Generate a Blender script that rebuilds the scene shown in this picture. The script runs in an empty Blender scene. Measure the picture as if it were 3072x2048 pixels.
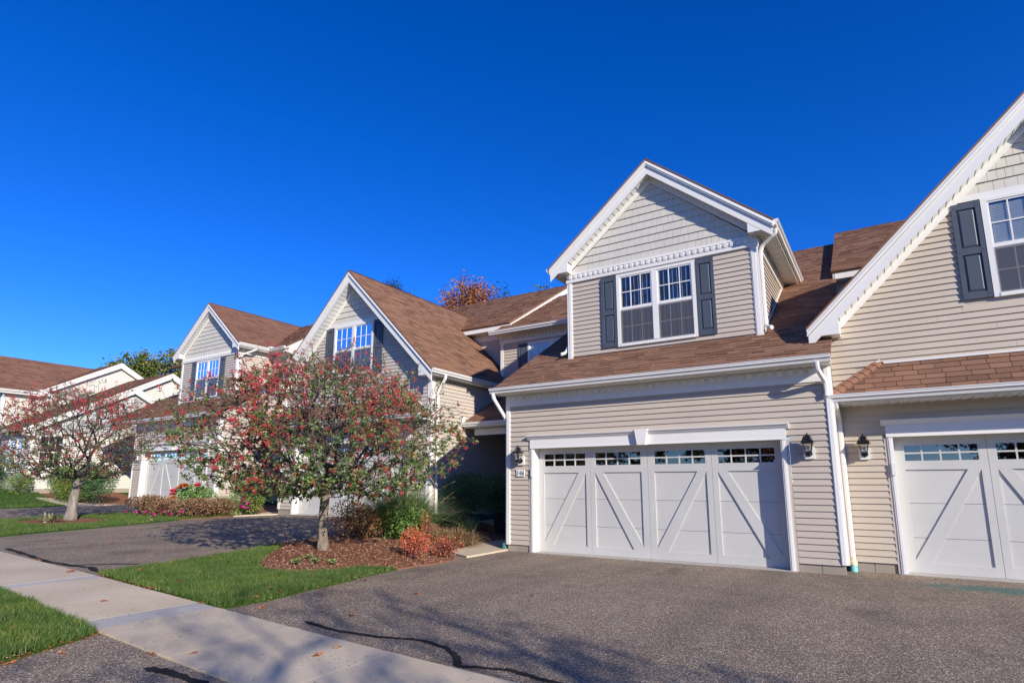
import bpy, bmesh, math, random
import numpy as np
from mathutils import Vector, Matrix
from mathutils.geometry import delaunay_2d_cdt
random.seed(7); RNG = np.random.default_rng(11)
R = math.radians
sc = bpy.context.scene
col = sc.collection

# ------------------------------------------------------------------ camera
CAMZ = 1.42
cd = bpy.data.cameras.new('camera'); cam = bpy.data.objects.new('camera', cd); col.objects.link(cam)
cam.location = (0, 0, CAMZ)
cam.rotation_euler = (R(90 + 10.392), 0, R(32.505))
cd.sensor_width = 36.0; cd.lens = 36.0 * 1745.04 / 3072
cd.shift_y = (1129.43 - 1024) / 3072
cd.clip_start = 0.05; cd.clip_end = 3000
sc.camera = cam
# ------------------------------------------------------------------ sky and sun
SUN = Vector((0.806, -0.436, 0.400)).normalized()
w = bpy.data.worlds.new('World'); sc.world = w; w.use_nodes = True
nt = w.node_tree; bg = nt.nodes['Background']
sky = nt.nodes.new('ShaderNodeTexSky'); sky.sky_type = 'NISHITA'; sky.sun_disc = False
sky.sun_elevation = math.asin(SUN.z); sky.sun_rotation = math.atan2(SUN.x, SUN.y)
sky.air_density = 1.0; sky.dust_density = 0.0; sky.ozone_density = 6.0; sky.altitude = 2500
hs = nt.nodes.new('ShaderNodeHueSaturation'); hs.inputs['Saturation'].default_value = 1.22; hs.inputs['Value'].default_value = 1.28
hs.inputs['Hue'].default_value = 0.5175
nt.links.new(sky.outputs[0], hs.inputs['Color']); nt.links.new(hs.outputs[0], bg.inputs['Color'])
bg.inputs['Strength'].default_value = 0.115
sl = bpy.data.lights.new('sun', 'SUN'); sl.energy = 4.05; sl.angle = R(0.55); sl.color = (1.0, 0.935, 0.83)
so = bpy.data.objects.new('sun', sl); col.objects.link(so)
so.rotation_euler = SUN.to_track_quat('Z', 'Y').to_euler(); so.location = (20, -12, 15)
sc.view_settings.view_transform = 'Standard'; sc.view_settings.look = 'None'
sc.view_settings.gamma = 1.0; sc.view_settings.exposure = 0.60
sc.view_settings.use_curve_mapping = False
sc.render.engine = 'CYCLES'
sc.cycles.max_bounces = 14; sc.cycles.diffuse_bounces = 8; sc.cycles.transparent_max_bounces = 16

# ------------------------------------------------------------------ materials
M = {}
def newmat(name):
    m = bpy.data.materials.new(name); m.use_nodes = True
    return m, m.node_tree, m.node_tree.nodes['Principled BSDF']
def N(nt, typ, **kw):
    n = nt.nodes.new(typ)
    for k, v in kw.items():
        if k in n.inputs.keys(): n.inputs[k].default_value = v
        else: setattr(n, k, v)
    return n
def ramp(nt, fac, stops, interp='LINEAR'):
    r = nt.nodes.new('ShaderNodeValToRGB'); r.color_ramp.interpolation = interp
    el = r.color_ramp.elements
    while len(el) < len(stops): el.new(0.5)
    for e_, (p, c) in zip(el, stops): e_.position = p; e_.color = (*c, 1)
    nt.links.new(fac, r.inputs[0]); return r.outputs[0]
def mixc(nt, fac, a, b, blend='MIX'):
    m = nt.nodes.new('ShaderNodeMix'); m.data_type = 'RGBA'; m.blend_type = blend
    for sock, v in ((m.inputs[0], fac), (m.inputs[6], a), (m.inputs[7], b)):
        if hasattr(v, 'links'): nt.links.new(v, sock)
        elif isinstance(v, (int, float)): sock.default_value = v
        else: sock.default_value = (*v, 1)
    return m.outputs[2]
def math_(nt, op, a, b=0.0):
    m = nt.nodes.new('ShaderNodeMath'); m.operation = op
    for i, v in enumerate((a, b)):
        if hasattr(v, 'links'): nt.links.new(v, m.inputs[i])
        else: m.inputs[i].default_value = v
    return m.outputs[0]
def obj_co(nt, scale=(1, 1, 1)):
    g = nt.nodes.new('ShaderNodeNewGeometry')   # world position: copies and pieces stay continuous
    mp = nt.nodes.new('ShaderNodeMapping'); mp.inputs['Scale'].default_value = scale
    nt.links.new(g.outputs['Position'], mp.inputs[0]); return mp.outputs[0]
def noise(nt, co, scale, detail=4.0, rough=0.55):
    n = N(nt, 'ShaderNodeTexNoise'); n.inputs['Scale'].default_value = scale
    n.inputs['Detail'].default_value = detail; n.inputs['Roughness'].default_value = rough
    nt.links.new(co, n.inputs['Vector']); return n.outputs['Fac']
def rnd(nt):
    """random per piece: object random + island random"""
    g = nt.nodes.new('ShaderNodeNewGeometry'); oi = nt.nodes.new('ShaderNodeObjectInfo')
    return math_(nt, 'FRACT', math_(nt, 'ADD', g.outputs['Random Per Island'], oi.outputs['Random']))
def bump(nt, b, h, strength=0.3, dist=0.01):
    n = nt.nodes.new('ShaderNodeBump'); n.inputs['Strength'].default_value = strength; n.inputs['Distance'].default_value = dist
    nt.links.new(h, n.inputs['Height']); nt.links.new(n.outputs[0], b.inputs['Normal'])
def paint(name, c, rough=0.5, var=0.08, grain=None, spec=0.35):
    m, nt, b = newmat(name)
    co = obj_co(nt)
    n1 = noise(nt, co, 1.3, 5); n2 = noise(nt, co, 40, 3)
    f = math_(nt, 'ADD', math_(nt, 'MULTIPLY', n1, .7), math_(nt, 'MULTIPLY', n2, .3))
    lo = tuple(x * (1 - var) for x in c); hi = tuple(min(.95, x * (1 + var)) for x in c)
    cc = ramp(nt, f, [(.3, lo), (.7, hi)])
    r_ = rnd(nt)
    cc = mixc(nt, 0.06, cc, ramp(nt, r_, [(0, (.4, .4, .4)), (1, (1, 1, 1))]), 'MULTIPLY')
    nt.links.new(cc, b.inputs['Base Color']); b.inputs['Roughness'].default_value = rough
    b.inputs['Specular IOR Level'].default_value = spec
    if grain:
        h = noise(nt, obj_co(nt, grain), 1.0, 6, .6); bump(nt, b, h, .35, .004)
    M[name] = m; return m
paint('siding_a', (.505, .43, .347), .5, .05, (6, 6, 60))
paint('siding_b', (.53, .445, .345), .5, .05, (6, 6, 60))
paint('siding_c', (.53, .458, .38), .5, .05, (6, 6, 60))
paint('siding_cream', (.655, .62, .525), .5, .05, (6, 6, 60))
paint('siding_grey', (.47, .48, .45), .5, .05, (6, 6, 60))
paint('white', (.775, .745, .69), .42, .035)
paint('soffit', (.70, .69, .66), .5, .03)
paint('gutter', (.74, .715, .67), .32, .05)
paint('shake', (.60, .555, .475), .6, .06, (90, 90, 3))
paint('shutter', (.075, .088, .112), .45, .07, (60, 60, 8))
paint('door', (.545, .528, .488), .5, .06, (70, 70, 6))
paint('concrete_block', (.33, .28, .22), .9, .22)
paint('plate', (.75, .74, .70), .4, .02)
paint('black_metal', (.012, .012, .013), .35, .1)
paint('number_black', (.02, .02, .02), .5, .1)
paint('cap_teal', (.22, .62, .58), .4, .05)
paint('cap_cream', (.72, .62, .42), .5, .05)
paint('pipe_green', (.04, .18, .15), .5, .1)
paint('blind', (.72, .72, .66), .6, .03)
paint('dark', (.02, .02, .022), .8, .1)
paint('screen_frame', (.6, .6, .6), .4, .03)

def shingle_mat(name, shades):
    m, nt, b = newmat(name)
    r_ = rnd(nt); co = obj_co(nt)
    c = ramp(nt, r_, shades)
    gr = noise(nt, co, 260, 2, .7); sp = ramp(nt, gr, [(.35, (.55, .55, .55)), (.65, (1.25, 1.2, 1.15))])
    c = mixc(nt, .75, c, sp, 'MULTIPLY')
    big = ramp(nt, noise(nt, co, .8, 4), [(.3, (.86, .86, .88)), (.7, (1.1, 1.08, 1.05))])
    c = mixc(nt, .8, c, big, 'MULTIPLY')
    nt.links.new(c, b.inputs['Base Color']); b.inputs['Roughness'].default_value = .9
    b.inputs['Specular IOR Level'].default_value = .15
    bump(nt, b, gr, .5, .004); M[name] = m
shingle_mat('shingle', [(0, (.180, .098, .064)), (.3, (.255, .140, .090)), (.55, (.285, .158, .100)), (.8, (.225, .123, .080)), (1, (.315, .180, .115))])
shingle_mat('shingle_far', [(0, (.165, .087, .060)), (.5, (.25, .132, .088)), (1, (.205, .110, .076))])
shingle_mat('hip_cap', [(0, (.27, .135, .083)), (1, (.31, .165, .105))])

def glass_mat(name, refl, tint):
    m, nt, b = newmat(name); nt.nodes.remove(b); out = nt.nodes['Material Output']
    gl = N(nt, 'ShaderNodeBsdfGlossy'); gl.inputs['Roughness'].default_value = .015; gl.inputs['Color'].default_value = (.95, .97, 1, 1)
    tr = N(nt, 'ShaderNodeBsdfTransparent'); tr.inputs['Color'].default_value = (*tint, 1)
    fr = N(nt, 'ShaderNodeFresnel'); fr.inputs['IOR'].default_value = 1.5
    f = math_(nt, 'ADD', math_(nt, 'MULTIPLY', fr.outputs[0], 1.2), refl)
    co = obj_co(nt); nz = noise(nt, co, 1.1, 2)
    bp = nt.nodes.new('ShaderNodeBump'); bp.inputs['Strength'].default_value = .05; bp.inputs['Distance'].default_value = .02
    nt.links.new(nz, bp.inputs['Height']); nt.links.new(bp.outputs[0], gl.inputs['Normal'])
    mx = N(nt, 'ShaderNodeMixShader'); nt.links.new(f, mx.inputs[0]); nt.links.new(tr.outputs[0], mx.inputs[1]); nt.links.new(gl.outputs[0], mx.inputs[2])
    nt.links.new(mx.outputs[0], out.inputs[0]); M[name] = m
glass_mat('glass', .10, (.86, .90, .90)); glass_mat('glass_edge', -1.0, (.98, .99, .99)); glass_mat('glass_garage', .10, (.10, .10, .11)); glass_mat('glass_lamp', .22, (.9, .9, .88))
def screen_mat():
    m, nt, b = newmat('screen'); out = nt.nodes['Material Output']
    b.inputs['Base Color'].default_value = (.11, .11, .13, 1); b.inputs['Roughness'].default_value = .7
    tr = N(nt, 'ShaderNodeBsdfTransparent'); mx = N(nt, 'ShaderNodeMixShader'); mx.inputs[0].default_value = .42
    nt.links.new(tr.outputs[0], mx.inputs[1]); nt.links.new(b.outputs[0], mx.inputs[2]); nt.links.new(mx.outputs[0], out.inputs[0]); M['screen'] = m
screen_mat()

def asphalt_mat(name, stain=True):
    m, nt, b = newmat(name); co = obj_co(nt)
    v = N(nt, 'ShaderNodeTexVoronoi'); v.inputs['Scale'].default_value = 95; nt.links.new(co, v.inputs['Vector'])
    sep = N(nt, 'ShaderNodeSeparateColor'); nt.links.new(v.outputs['Color'], sep.inputs[0])
    agg = ramp(nt, sep.outputs[0], [(0, (.105, .077, .051)), (.5, (.215, .164, .115)), (.78, (.32, .248, .178)), (.92, (.42, .335, .25)), (.965, (.56, .485, .40)), (1, (.70, .63, .53))])
    fine = ramp(nt, noise(nt, co, 400, 2), [(.35, (.62, .62, .63)), (.65, (1.3, 1.28, 1.26))])
    c = mixc(nt, .7, agg, fine, 'MULTIPLY')
    big = ramp(nt, noise(nt, co, .55, 7, .68), [(.28, (.68, .68, .70)), (.5, (1, .99, .97)), (.72, (1.18, 1.15, 1.10))])
    c = mixc(nt, .95, c, big, 'MULTIPLY')
    oil = ramp(nt, noise(nt, obj_co(nt, (.8, .5, 1)), 1.7, 3, .5), [(.62, (1, 1, 1)), (.70, (.66, .66, .68))]); c = mixc(nt, .8, c, oil, 'MULTIPLY')
    trk = ramp(nt, noise(nt, obj_co(nt, (1.5, .10, 1)), 1.0, 3, .5), [(.36, (.82, .82, .83)), (.5, (1, 1, 1)), (.64, (1.12, 1.11, 1.09))]); c = mixc(nt, .8, c, trk, 'MULTIPLY')
    if stain:   # old teal paint spill in front of the right hand garage
        g = nt.nodes.new('ShaderNodeNewGeometry')
        mp = nt.nodes.new('ShaderNodeMapping'); mp.vector_type = 'POINT'; mp.inputs['Location'].default_value = (-1.15 * .42, -10.5 * 1.0, 0); mp.inputs['Scale'].default_value = (.42, 1.0, 0)
        nt.links.new(g.outputs['Position'], mp.inputs[0])
        ln = nt.nodes.new('ShaderNodeVectorMath'); ln.operation = 'LENGTH'; nt.links.new(mp.outputs[0], ln.inputs[0])
        nn = math_(nt, 'ADD', ln.outputs['Value'], math_(nt, 'MULTIPLY', noise(nt, co, 3.5, 6, .65), 1.1))
        mk_ = ramp(nt, nn, [(.7, (.7, .7, .7)), (1.35, (0, 0, 0))])
        c = mixc(nt, mk_, c, (.02, .13, .11))
    nt.links.new(c, b.inputs['Base Color']); b.inputs['Roughness'].default_value = .85
    b.inputs['Specular IOR Level'].default_value = .3
    h = math_(nt, 'ADD', math_(nt, 'MULTIPLY', v.outputs['Distance'], 1.0), math_(nt, 'MULTIPLY', noise(nt, co, 300, 3), .6))
    bump(nt, b, h, .7, .006); M[name] = m
asphalt_mat('asphalt')
def concrete_mat(name, c0, c1, speck=.5):
    m, nt, b = newmat(name); co = obj_co(nt)
    base = ramp(nt, noise(nt, co, 1.1, 6, .62), [(.3, c0), (.7, c1)])
    fine = ramp(nt, noise(nt, co, 230, 2, .7), [(.33, (.66, .65, .63)), (.67, (1.22, 1.2, 1.18))])
    c = mixc(nt, speck, base, fine, 'MULTIPLY')
    v = N(nt, 'ShaderNodeTexVoronoi'); v.inputs['Scale'].default_value = 15; nt.links.new(co, v.inputs['Vector'])
    pit = ramp(nt, math_(nt, 'ADD', v.outputs['Distance'], math_(nt, 'MULTIPLY', noise(nt, co, 1.7, 3), .35)), [(.265, (.16, .14, .12)), (.31, (1, 1, 1))])
    c = mixc(nt, .8, c, pit, 'MULTIPLY')
    r_ = ramp(nt, rnd(nt), [(0, (.93, .93, .94)), (1, (1.05, 1.04, 1.02))]); c = mixc(nt, 1.0, c, r_, 'MULTIPLY')
    nt.links.new(c, b.inputs['Base Color']); b.inputs['Roughness'].default_value = .9
    bump(nt, b, noise(nt, co, 160, 4), .45, .004); M[name] = m
concrete_mat('concrete', (.50, .405, .275), (.62, .515, .365))
concrete_mat('concrete_rough', (.40, .37, .33), (.50, .47, .425), .9)
def soil_mat(name, c0, c1, c2, sc_=60, bmp=.02):
    m, nt, b = newmat(name); co = obj_co(nt)
    c = ramp(nt, noise(nt, co, sc_, 6, .7), [(.25, c0), (.5, c1), (.75, c2)])
    big = ramp(nt, noise(nt, co, 1.2, 4), [(.3, (.8, .8, .8)), (.7, (1.15, 1.12, 1.1))]); c = mixc(nt, .8, c, big, 'MULTIPLY')
    nt.links.new(c, b.inputs['Base Color']); b.inputs['Roughness'].default_value = .95; b.inputs['Specular IOR Level'].default_value = .1
    bump(nt, b, noise(nt, co, sc_ * .8, 6, .7), .8, bmp); M[name] = m
soil_mat('mulch', (.12, .052, .03), (.27, .122, .07), (.40, .205, .125), 55, .03)
soil_mat('turf', (.018, .045, .008), (.035, .085, .012), (.06, .12, .02), 40, .02)
soil_mat('joint', (.09, .075, .06), (.14, .12, .095), (.2, .17, .13), 60, .01)
soil_mat('seal', (.016, .015, .015), (.026, .025, .025), (.042, .04, .039), 120, .006)
def leaf_mat(name, stops, trans=.25, rough=.55):
    m, nt, b = newmat(name); out = nt.nodes['Material Output']
    r_ = rnd(nt); c = ramp(nt, r_, stops)
    if name == 'grass':
        co = obj_co(nt); c = mixc(nt, .9, c, ramp(nt, noise(nt, co, 1.6, 5, .65), [(.3, (.62, .72, .6)), (.5, (1, 1, 1)), (.68, (1.45, 1.2, 1.1))]), 'MULTIPLY')
    nt.links.new(c, b.inputs['Base Color']); b.inputs['Roughness'].default_value = rough; b.inputs['Specular IOR Level'].default_value = .3
    if trans:
        t = N(nt, 'ShaderNodeBsdfTranslucent'); nt.links.new(c, t.inputs['Color'])
        mx = N(nt, 'ShaderNodeMixShader'); mx.inputs[0].default_value = trans
        nt.links.new(b.outputs[0], mx.inputs[1]); nt.links.new(t.outputs[0], mx.inputs[2]); nt.links.new(mx.outputs[0], out.inputs[0])
    M[name] = m
leaf_mat('grass', [(0, (.045, .095, .014)), (.4, (.08, .155, .024)), (.72, (.12, .205, .04)), (.9, (.18, .24, .07)), (1, (.40, .34, .17))], .3)
leaf_mat('crab_leaf', [(0, (.09, .14, .045)), (.4, (.15, .22, .065)), (.6, (.21, .27, .09)), (.68, (.33, .34, .12)), (.74, (.27, .15, .11)), (.9, (.31, .17, .12)), (1, (.42, .24, .14))], .38)
leaf_mat('crab_leaf_green', [(0, (.09, .16, .045)), (.5, (.155, .26, .07)), (.85, (.25, .36, .105)), (1, (.42, .46, .16))], .38)
leaf_mat('berry', [(0, (.42, .022, .045)), (.6, (.60, .035, .062)), (1, (.66, .08, .08))], 0, .35)
leaf_mat('bark', [(0, (.085, .062, .054)), (1, (.14, .10, .082))], 0, .9)
def bark_mat(name, c0, c1, c2, scale=(14, 14, 3.2)):
    m, nt, b = newmat(name); co = obj_co(nt, scale); f = noise(nt, co, 1.0, 7, .65)
    c = ramp(nt, f, [(.3, c0), (.5, c1), (.7, c2)]); nt.links.new(c, b.inputs['Base Color']); b.inputs['Roughness'].default_value = .95
    bump(nt, b, f, .9, .03); M[name] = m
bark_mat('trunk', (.10, .072, .050), (.20, .155, .110), (.31, .25, .185))
bark_mat('trunk_grey', (.13, .105, .085), (.24, .205, .175), (.38, .345, .31))
bark_mat('limb', (.028, .022, .020), (.055, .044, .038), (.085, .07, .06))
for nm, st in {
    'box_green': [(0, (0.02, 0.06, 0.02)), (0.6, (0.048, 0.128, 0.037)), (1, (0.093, 0.204, 0.06))],
    'holly': [(0, (0.043, 0.116, 0.043)), (0.6, (0.087, 0.203, 0.072)), (1, (0.16, 0.304, 0.123))],
    'lime': [(0, (0.084, 0.154, 0.028)), (0.5, (0.168, 0.266, 0.049)), (0.85, (0.266, 0.336, 0.07)), (1, (0.448, 0.28, 0.084))],
    'fresh': [(0, (0.095, 0.203, 0.041)), (0.6, (0.189, 0.351, 0.074)), (1, (0.351, 0.486, 0.149))],
    'brownred': [(0, (0.182, 0.065, 0.039)), (0.4, (0.364, 0.137, 0.065)), (0.66, (0.468, 0.221, 0.091)), (0.78, (0.195, 0.234, 0.078)), (1, (0.546, 0.286, 0.117))],
    'nandina': [(0, (0.462, 0.077, 0.044)), (0.5, (0.726, 0.143, 0.077)), (0.8, (0.792, 0.275, 0.132)), (1, (0.33, 0.198, 0.088))],
    'cover': [(0, (0.17, 0.08, 0.049)), (0.4, (0.302, 0.161, 0.09)), (0.7, (0.416, 0.246, 0.142)), (0.85, (0.17, 0.161, 0.057)), (1, (0.529, 0.34, 0.208))],
    'straw': [(0, (.22, .13, .06)), (.5, (.38, .25, .13)), (1, (.52, .38, .22))],
    'reed': [(0, (0.121, 0.216, 0.061)), (0.5, (0.243, 0.371, 0.108)), (0.9, (0.432, 0.513, 0.203)), (1, (0.743, 0.621, 0.365))],
    'variegated': [(0, (.16, .20, .07)), (.5, (.32, .33, .16)), (1, (.50, .47, .30))],
    'autumn_orange': [(0, (0.2, 0.056, 0.031)), (0.4, (0.4, 0.125, 0.05)), (0.75, (0.525, 0.237, 0.075)), (1, (0.125, 0.112, 0.037))],
    'autumn_green': [(0, (0.051, 0.102, 0.025)), (0.45, (0.119, 0.17, 0.034)), (0.75, (0.238, 0.238, 0.051)), (1, (0.408, 0.289, 0.068))],
    'conifer': [(0, (0.014, 0.034, 0.017)), (0.7, (0.03, 0.06, 0.026)), (1, (0.06, 0.096, 0.036))],
    'pink': [(0, (.55, .03, .22)), (1, (.75, .07, .40))], 'red_flower': [(0, (.60, .03, .05)), (1, (.80, .10, .12))],
    'orange_flower': [(0, (.45, .11, .03)), (1, (.62, .20, .06))],
    'dry_leaf': [(0, (.25, .07, .03)), (.5, (.40, .14, .05)), (.8, (.48, .22, .10)), (1, (.5, .38, .22))],
    'chip': [(0, (.13, .052, .03)), (.5, (.31, .14, .08)), (.85, (.44, .24, .15)), (1, (.58, .42, .29))],
}.items(): leaf_mat(nm, st, 0 if nm in ('chip',) else .25)

# ------------------------------------------------------------------ mesh helpers
def tag(o, label=None, cat=None, group=None, kind=None):
    if label: o['label'] = label
    if cat: o['category'] = cat
    if group: o['group'] = group
    if kind: o['kind'] = kind
    return o
def mk(name, verts, faces, mat, parent=None, smooth=False):
    me = bpy.data.meshes.new(name); me.from_pydata([tuple(v) for v in verts], [], faces)
    mats = mat if isinstance(mat, (list, tuple)) else [mat]
    for x in mats: me.materials.append(M[x])
    if smooth: me.polygons.foreach_set('use_smooth', [True] * len(me.polygons))
    me.update()
    o = bpy.data.objects.new(name, me); col.objects.link(o)
    if parent: o.parent = parent
    return o
def mk_np(name, V, F, mat, parent=None, smooth=False):
    """V (n,3), F (m,k) numpy arrays with constant k"""
    me = bpy.data.meshes.new(name); n, k = F.shape
    me.vertices.add(len(V)); me.vertices.foreach_set('co', np.ascontiguousarray(V, dtype=np.float32).ravel())
    me.loops.add(n * k); me.loops.foreach_set('vertex_index', np.ascontiguousarray(F, dtype=np.int32).ravel())
    me.polygons.add(n); me.polygons.foreach_set('loop_start', np.arange(0, n * k, k, dtype=np.int32))
    me.polygons.foreach_set('loop_total', np.full(n, k, dtype=np.int32))
    if smooth: me.polygons.foreach_set('use_smooth', np.ones(n, dtype=bool))
    me.materials.append(M[mat]); me.update(calc_edges=True)
    o = bpy.data.objects.new(name, me); col.objects.link(o)
    if parent: o.parent = parent
    return o
def empty(name, loc):
    o = bpy.data.objects.new(name, None); col.objects.link(o); o.location = loc; o.empty_display_size = .2; return o
class MB:
    def __init__(s): s.v = []; s.f = []
    def add(s, v, f):
        o = len(s.v); s.v += [tuple(x) for x in v]; s.f += [tuple(i + o for i in q) for q in f]; return s
    def box(s, a, b):
        x0, y0, z0 = a; x1, y1, z1 = b
        return s.add([(x0, y0, z0), (x1, y0, z0), (x1, y1, z0), (x0, y1, z0), (x0, y0, z1), (x1, y0, z1), (x1, y1, z1), (x0, y1, z1)],
                     [(0, 3, 2, 1), (4, 5, 6, 7), (0, 1, 5, 4), (1, 2, 6, 5), (2, 3, 7, 6), (3, 0, 4, 7)])
    def prism(s, pts, vec):
        """pts: list of 3-vectors (planar polygon), extruded by vec"""
        n = len(pts); vec = Vector(vec); a = [Vector(p) for p in pts]
        return s.add(a + [p + vec for p in a], [tuple(range(n)), tuple(range(2 * n - 1, n - 1, -1))] + [(i, i + n, (i + 1) % n + n, (i + 1) % n)[::-1] for i in range(n)])
    def tube(s, pts, radii, k=6, cap=True, sx=1.0, sy=1.0, phase=0.0):
        pts = [Vector(p) for p in pts]; n = len(pts)
        if not hasattr(radii, '__len__'): radii = [radii] * n
        V = []; prev = None
        for i, p in enumerate(pts):
            d = (pts[min(i + 1, n - 1)] - pts[max(i - 1, 0)]).normalized()
            if prev is None:
                up = Vector((0, 0, 1)) if abs(d.z) < .9 else Vector((1, 0, 0)); a = d.cross(up).normalized()
            else: a = (prev - d * prev.dot(d)).normalized()
            prev = a; b_ = d.cross(a)
            for j in range(k):
                t = 2 * math.pi * j / k + phase; V.append(p + (a * math.cos(t) * sx + b_ * math.sin(t) * sy) * radii[i])
        F = [(i * k + j, i * k + (j + 1) % k, (i + 1) * k + (j + 1) % k, (i + 1) * k + j) for i in range(n - 1) for j in range(k)]
        if cap: F += [tuple(range(k))[::-1], tuple(range((n - 1) * k, n * k))]
        return s.add(V, F)
    def frustum(s, c, w0, w1, z0, z1):
        x, y = c
        a, b = w0 / 2, w1 / 2
        return s.add([(x - a, y - a, z0), (x + a, y - a, z0), (x + a, y + a, z0), (x - a, y + a, z0), (x - b, y - b, z1), (x + b, y - b, z1), (x + b, y + b, z1), (x - b, y + b, z1)],
                     [(0, 3, 2, 1), (4, 5, 6, 7), (0, 1, 5, 4), (1, 2, 6, 5), (2, 3, 7, 6), (3, 0, 4, 7)])
    def sphere(s, c, r, nu=8, nv=5):
        c = Vector(c); V = [c + Vector((0, 0, -r))]
        for i in range(1, nv):
            ph = -math.pi / 2 + math.pi * i / nv
            for j in range(nu):
                t = 2 * math.pi * j / nu; V.append(c + Vector((r * math.cos(ph) * math.cos(t), r * math.cos(ph) * math.sin(t), r * math.sin(ph))))
        V.append(c + Vector((0, 0, r))); F = []
        for j in range(nu): F.append((0, 1 + (j + 1) % nu, 1 + j)); F.append((len(V) - 1, len(V) - 1 - nu + j, len(V) - 1 - nu + (j + 1) % nu))
        for i in range(nv - 2):
            for j in range(nu): F.append((1 + i * nu + j, 1 + i * nu + (j + 1) % nu, 1 + (i + 1) * nu + (j + 1) % nu, 1 + (i + 1) * nu + j))
        return s.add(V, F)
    def build(s, name, mat, parent=None, smooth=False): return mk(name, s.v, s.f, mat, parent, smooth)

# ------------------------------------------------------------------ ground
def sm(a, b, x):
    t = min(1, max(0, (x - a) / (b - a))); return t * t * (3 - 2 * t)
PT = [(0, 0), (4, 0), (17, .35), (24, .5), (29, .62), (33, 1.12), (45, 1.25), (80, 1.6), (400, 2)]
def gprof(t):
    if t <= 0: return 0.
    for (a, za), (b, zb) in zip(PT, PT[1:]):
        if t <= b: return za + (zb - za) * (t - a) / (b - a)
    return PT[-1][1]
def G(x, y):
    z = sum(gprof(-x + d) for d in (-1.2, -.6, 0, .6, 1.2)) / 5
    w_ = sm(6, 10, y) * sm(-9.2, -7.2, x); z = z * (1 - w_)
    w_ = sm(7, 12, y) * sm(-18.2, -17.0, x) * (1 - sm(-11.2, -9.8, x)); z = z * (1 - w_) + .41 * w_
    w_ = sm(7, 12.4, y) * sm(-29, -27.8, x) * (1 - sm(-21, -20, x)); z = z * (1 - w_) + .56 * w_
    return z
def densify(poly, step):
    out = []
    for i, a in enumerate(poly):
        b = poly[(i + 1) % len(poly)]; n = max(1, int(math.dist(a, b) / step))
        out += [(a[0] + (b[0] - a[0]) * k / n, a[1] + (b[1] - a[1]) * k / n) for k in range(n)]
    return out
def inside(poly, x, y):
    c = False; j = len(poly) - 1
    for i in range(len(poly)):
        xi, yi = poly[i]; xj, yj = poly[j]
        if (yi > y) != (yj > y) and x < (xj - xi) * (y - yi) / (yj - yi) + xi: c = not c
        j = i
    return c
def wobble(poly, amp, step=.18, seed=0):
    rr = random.Random(seed); return [(x + rr.uniform(-amp, amp), y + rr.uniform(-amp, amp)) for x, y in densify(poly, step)]
def sheet(name, poly, off, mat, parent=None, step=.7, edge=None, hfun=None):
    """ground sheet following the terrain, with a small skirt down its edge"""
    bd = densify(poly, edge or step); n = len(bd); pts = list(bd)
    xs = [p[0] for p in bd]; ys = [p[1] for p in bd]
    x = min(xs) + step / 2
    while x < max(xs):
        y = min(ys) + step / 2
        while y < max(ys):
            if inside(bd, x, y): pts.append((x, y))
            y += step
        x += step
    r_ = delaunay_2d_cdt([Vector(p) for p in pts], [], [list(range(n))], 1, 1e-5)
    vs = [(p.x, p.y, G(p.x, p.y) + off + (hfun(p.x, p.y) if hfun else 0)) for p in r_[0]]; fs = [tuple(f) for f in r_[2]]
    k = len(vs); sk = [(p[0], p[1], G(p[0], p[1]) + off + (hfun(*p) if hfun else 0)) for p in bd] + [(p[0], p[1], G(p[0], p[1]) - .05) for p in bd]
    vs += sk; fs += [(k + i, k + (i + 1) % n, k + n + (i + 1) % n, k + n + i) for i in range(n)]
    return mk(name, vs, fs, mat, parent)
def grid_sheet(name, x0, x1, y0, y1, step, off, mat):
    nx = int((x1 - x0) / step) + 1; ny = int((y1 - y0) / step) + 1
    V = [(x0 + (x1 - x0) * i / (nx - 1), y0 + (y1 - y0) * j / (ny - 1)) for j in range(ny) for i in range(nx)]
    return mk(name, [(x, y, G(x, y) + off) for x, y in V], [(j * nx + i, j * nx + i + 1, (j + 1) * nx + i + 1, (j + 1) * nx + i) for j in range(ny - 1) for i in range(nx - 1)], mat, None, True)
# far ground to the horizon (rings of growing size)
def far_ground():
    xs = [-1500, -700, -300, -150, -90, -60] + [-45 + i * 1.0 for i in range(66)] + [30, 60, 120, 300, 800, 1500]
    ys = [-1500, -600, -200, -80, -40, -20] + [-12 + i * 1.0 for i in range(40)] + [35, 50, 80, 150, 400, 1500]
    nx, ny = len(xs), len(ys)
    V = [(x, y, G(x, y) - (.16 if -31 < x < 9 and -9 < y < 17 else .03)) for y in ys for x in xs]
    return mk('ground', V, [(j * nx + i, j * nx + i + 1, (j + 1) * nx + i + 1, (j + 1) * nx + i) for j in range(ny - 1) for i in range(nx - 1)], 'turf')
tag(far_ground(), kind='structure')
drive = tag(grid_sheet('driveway', -29.5, 9.5, -9, 12.9, .3, 0.0, 'asphalt'), kind='structure')

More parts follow.
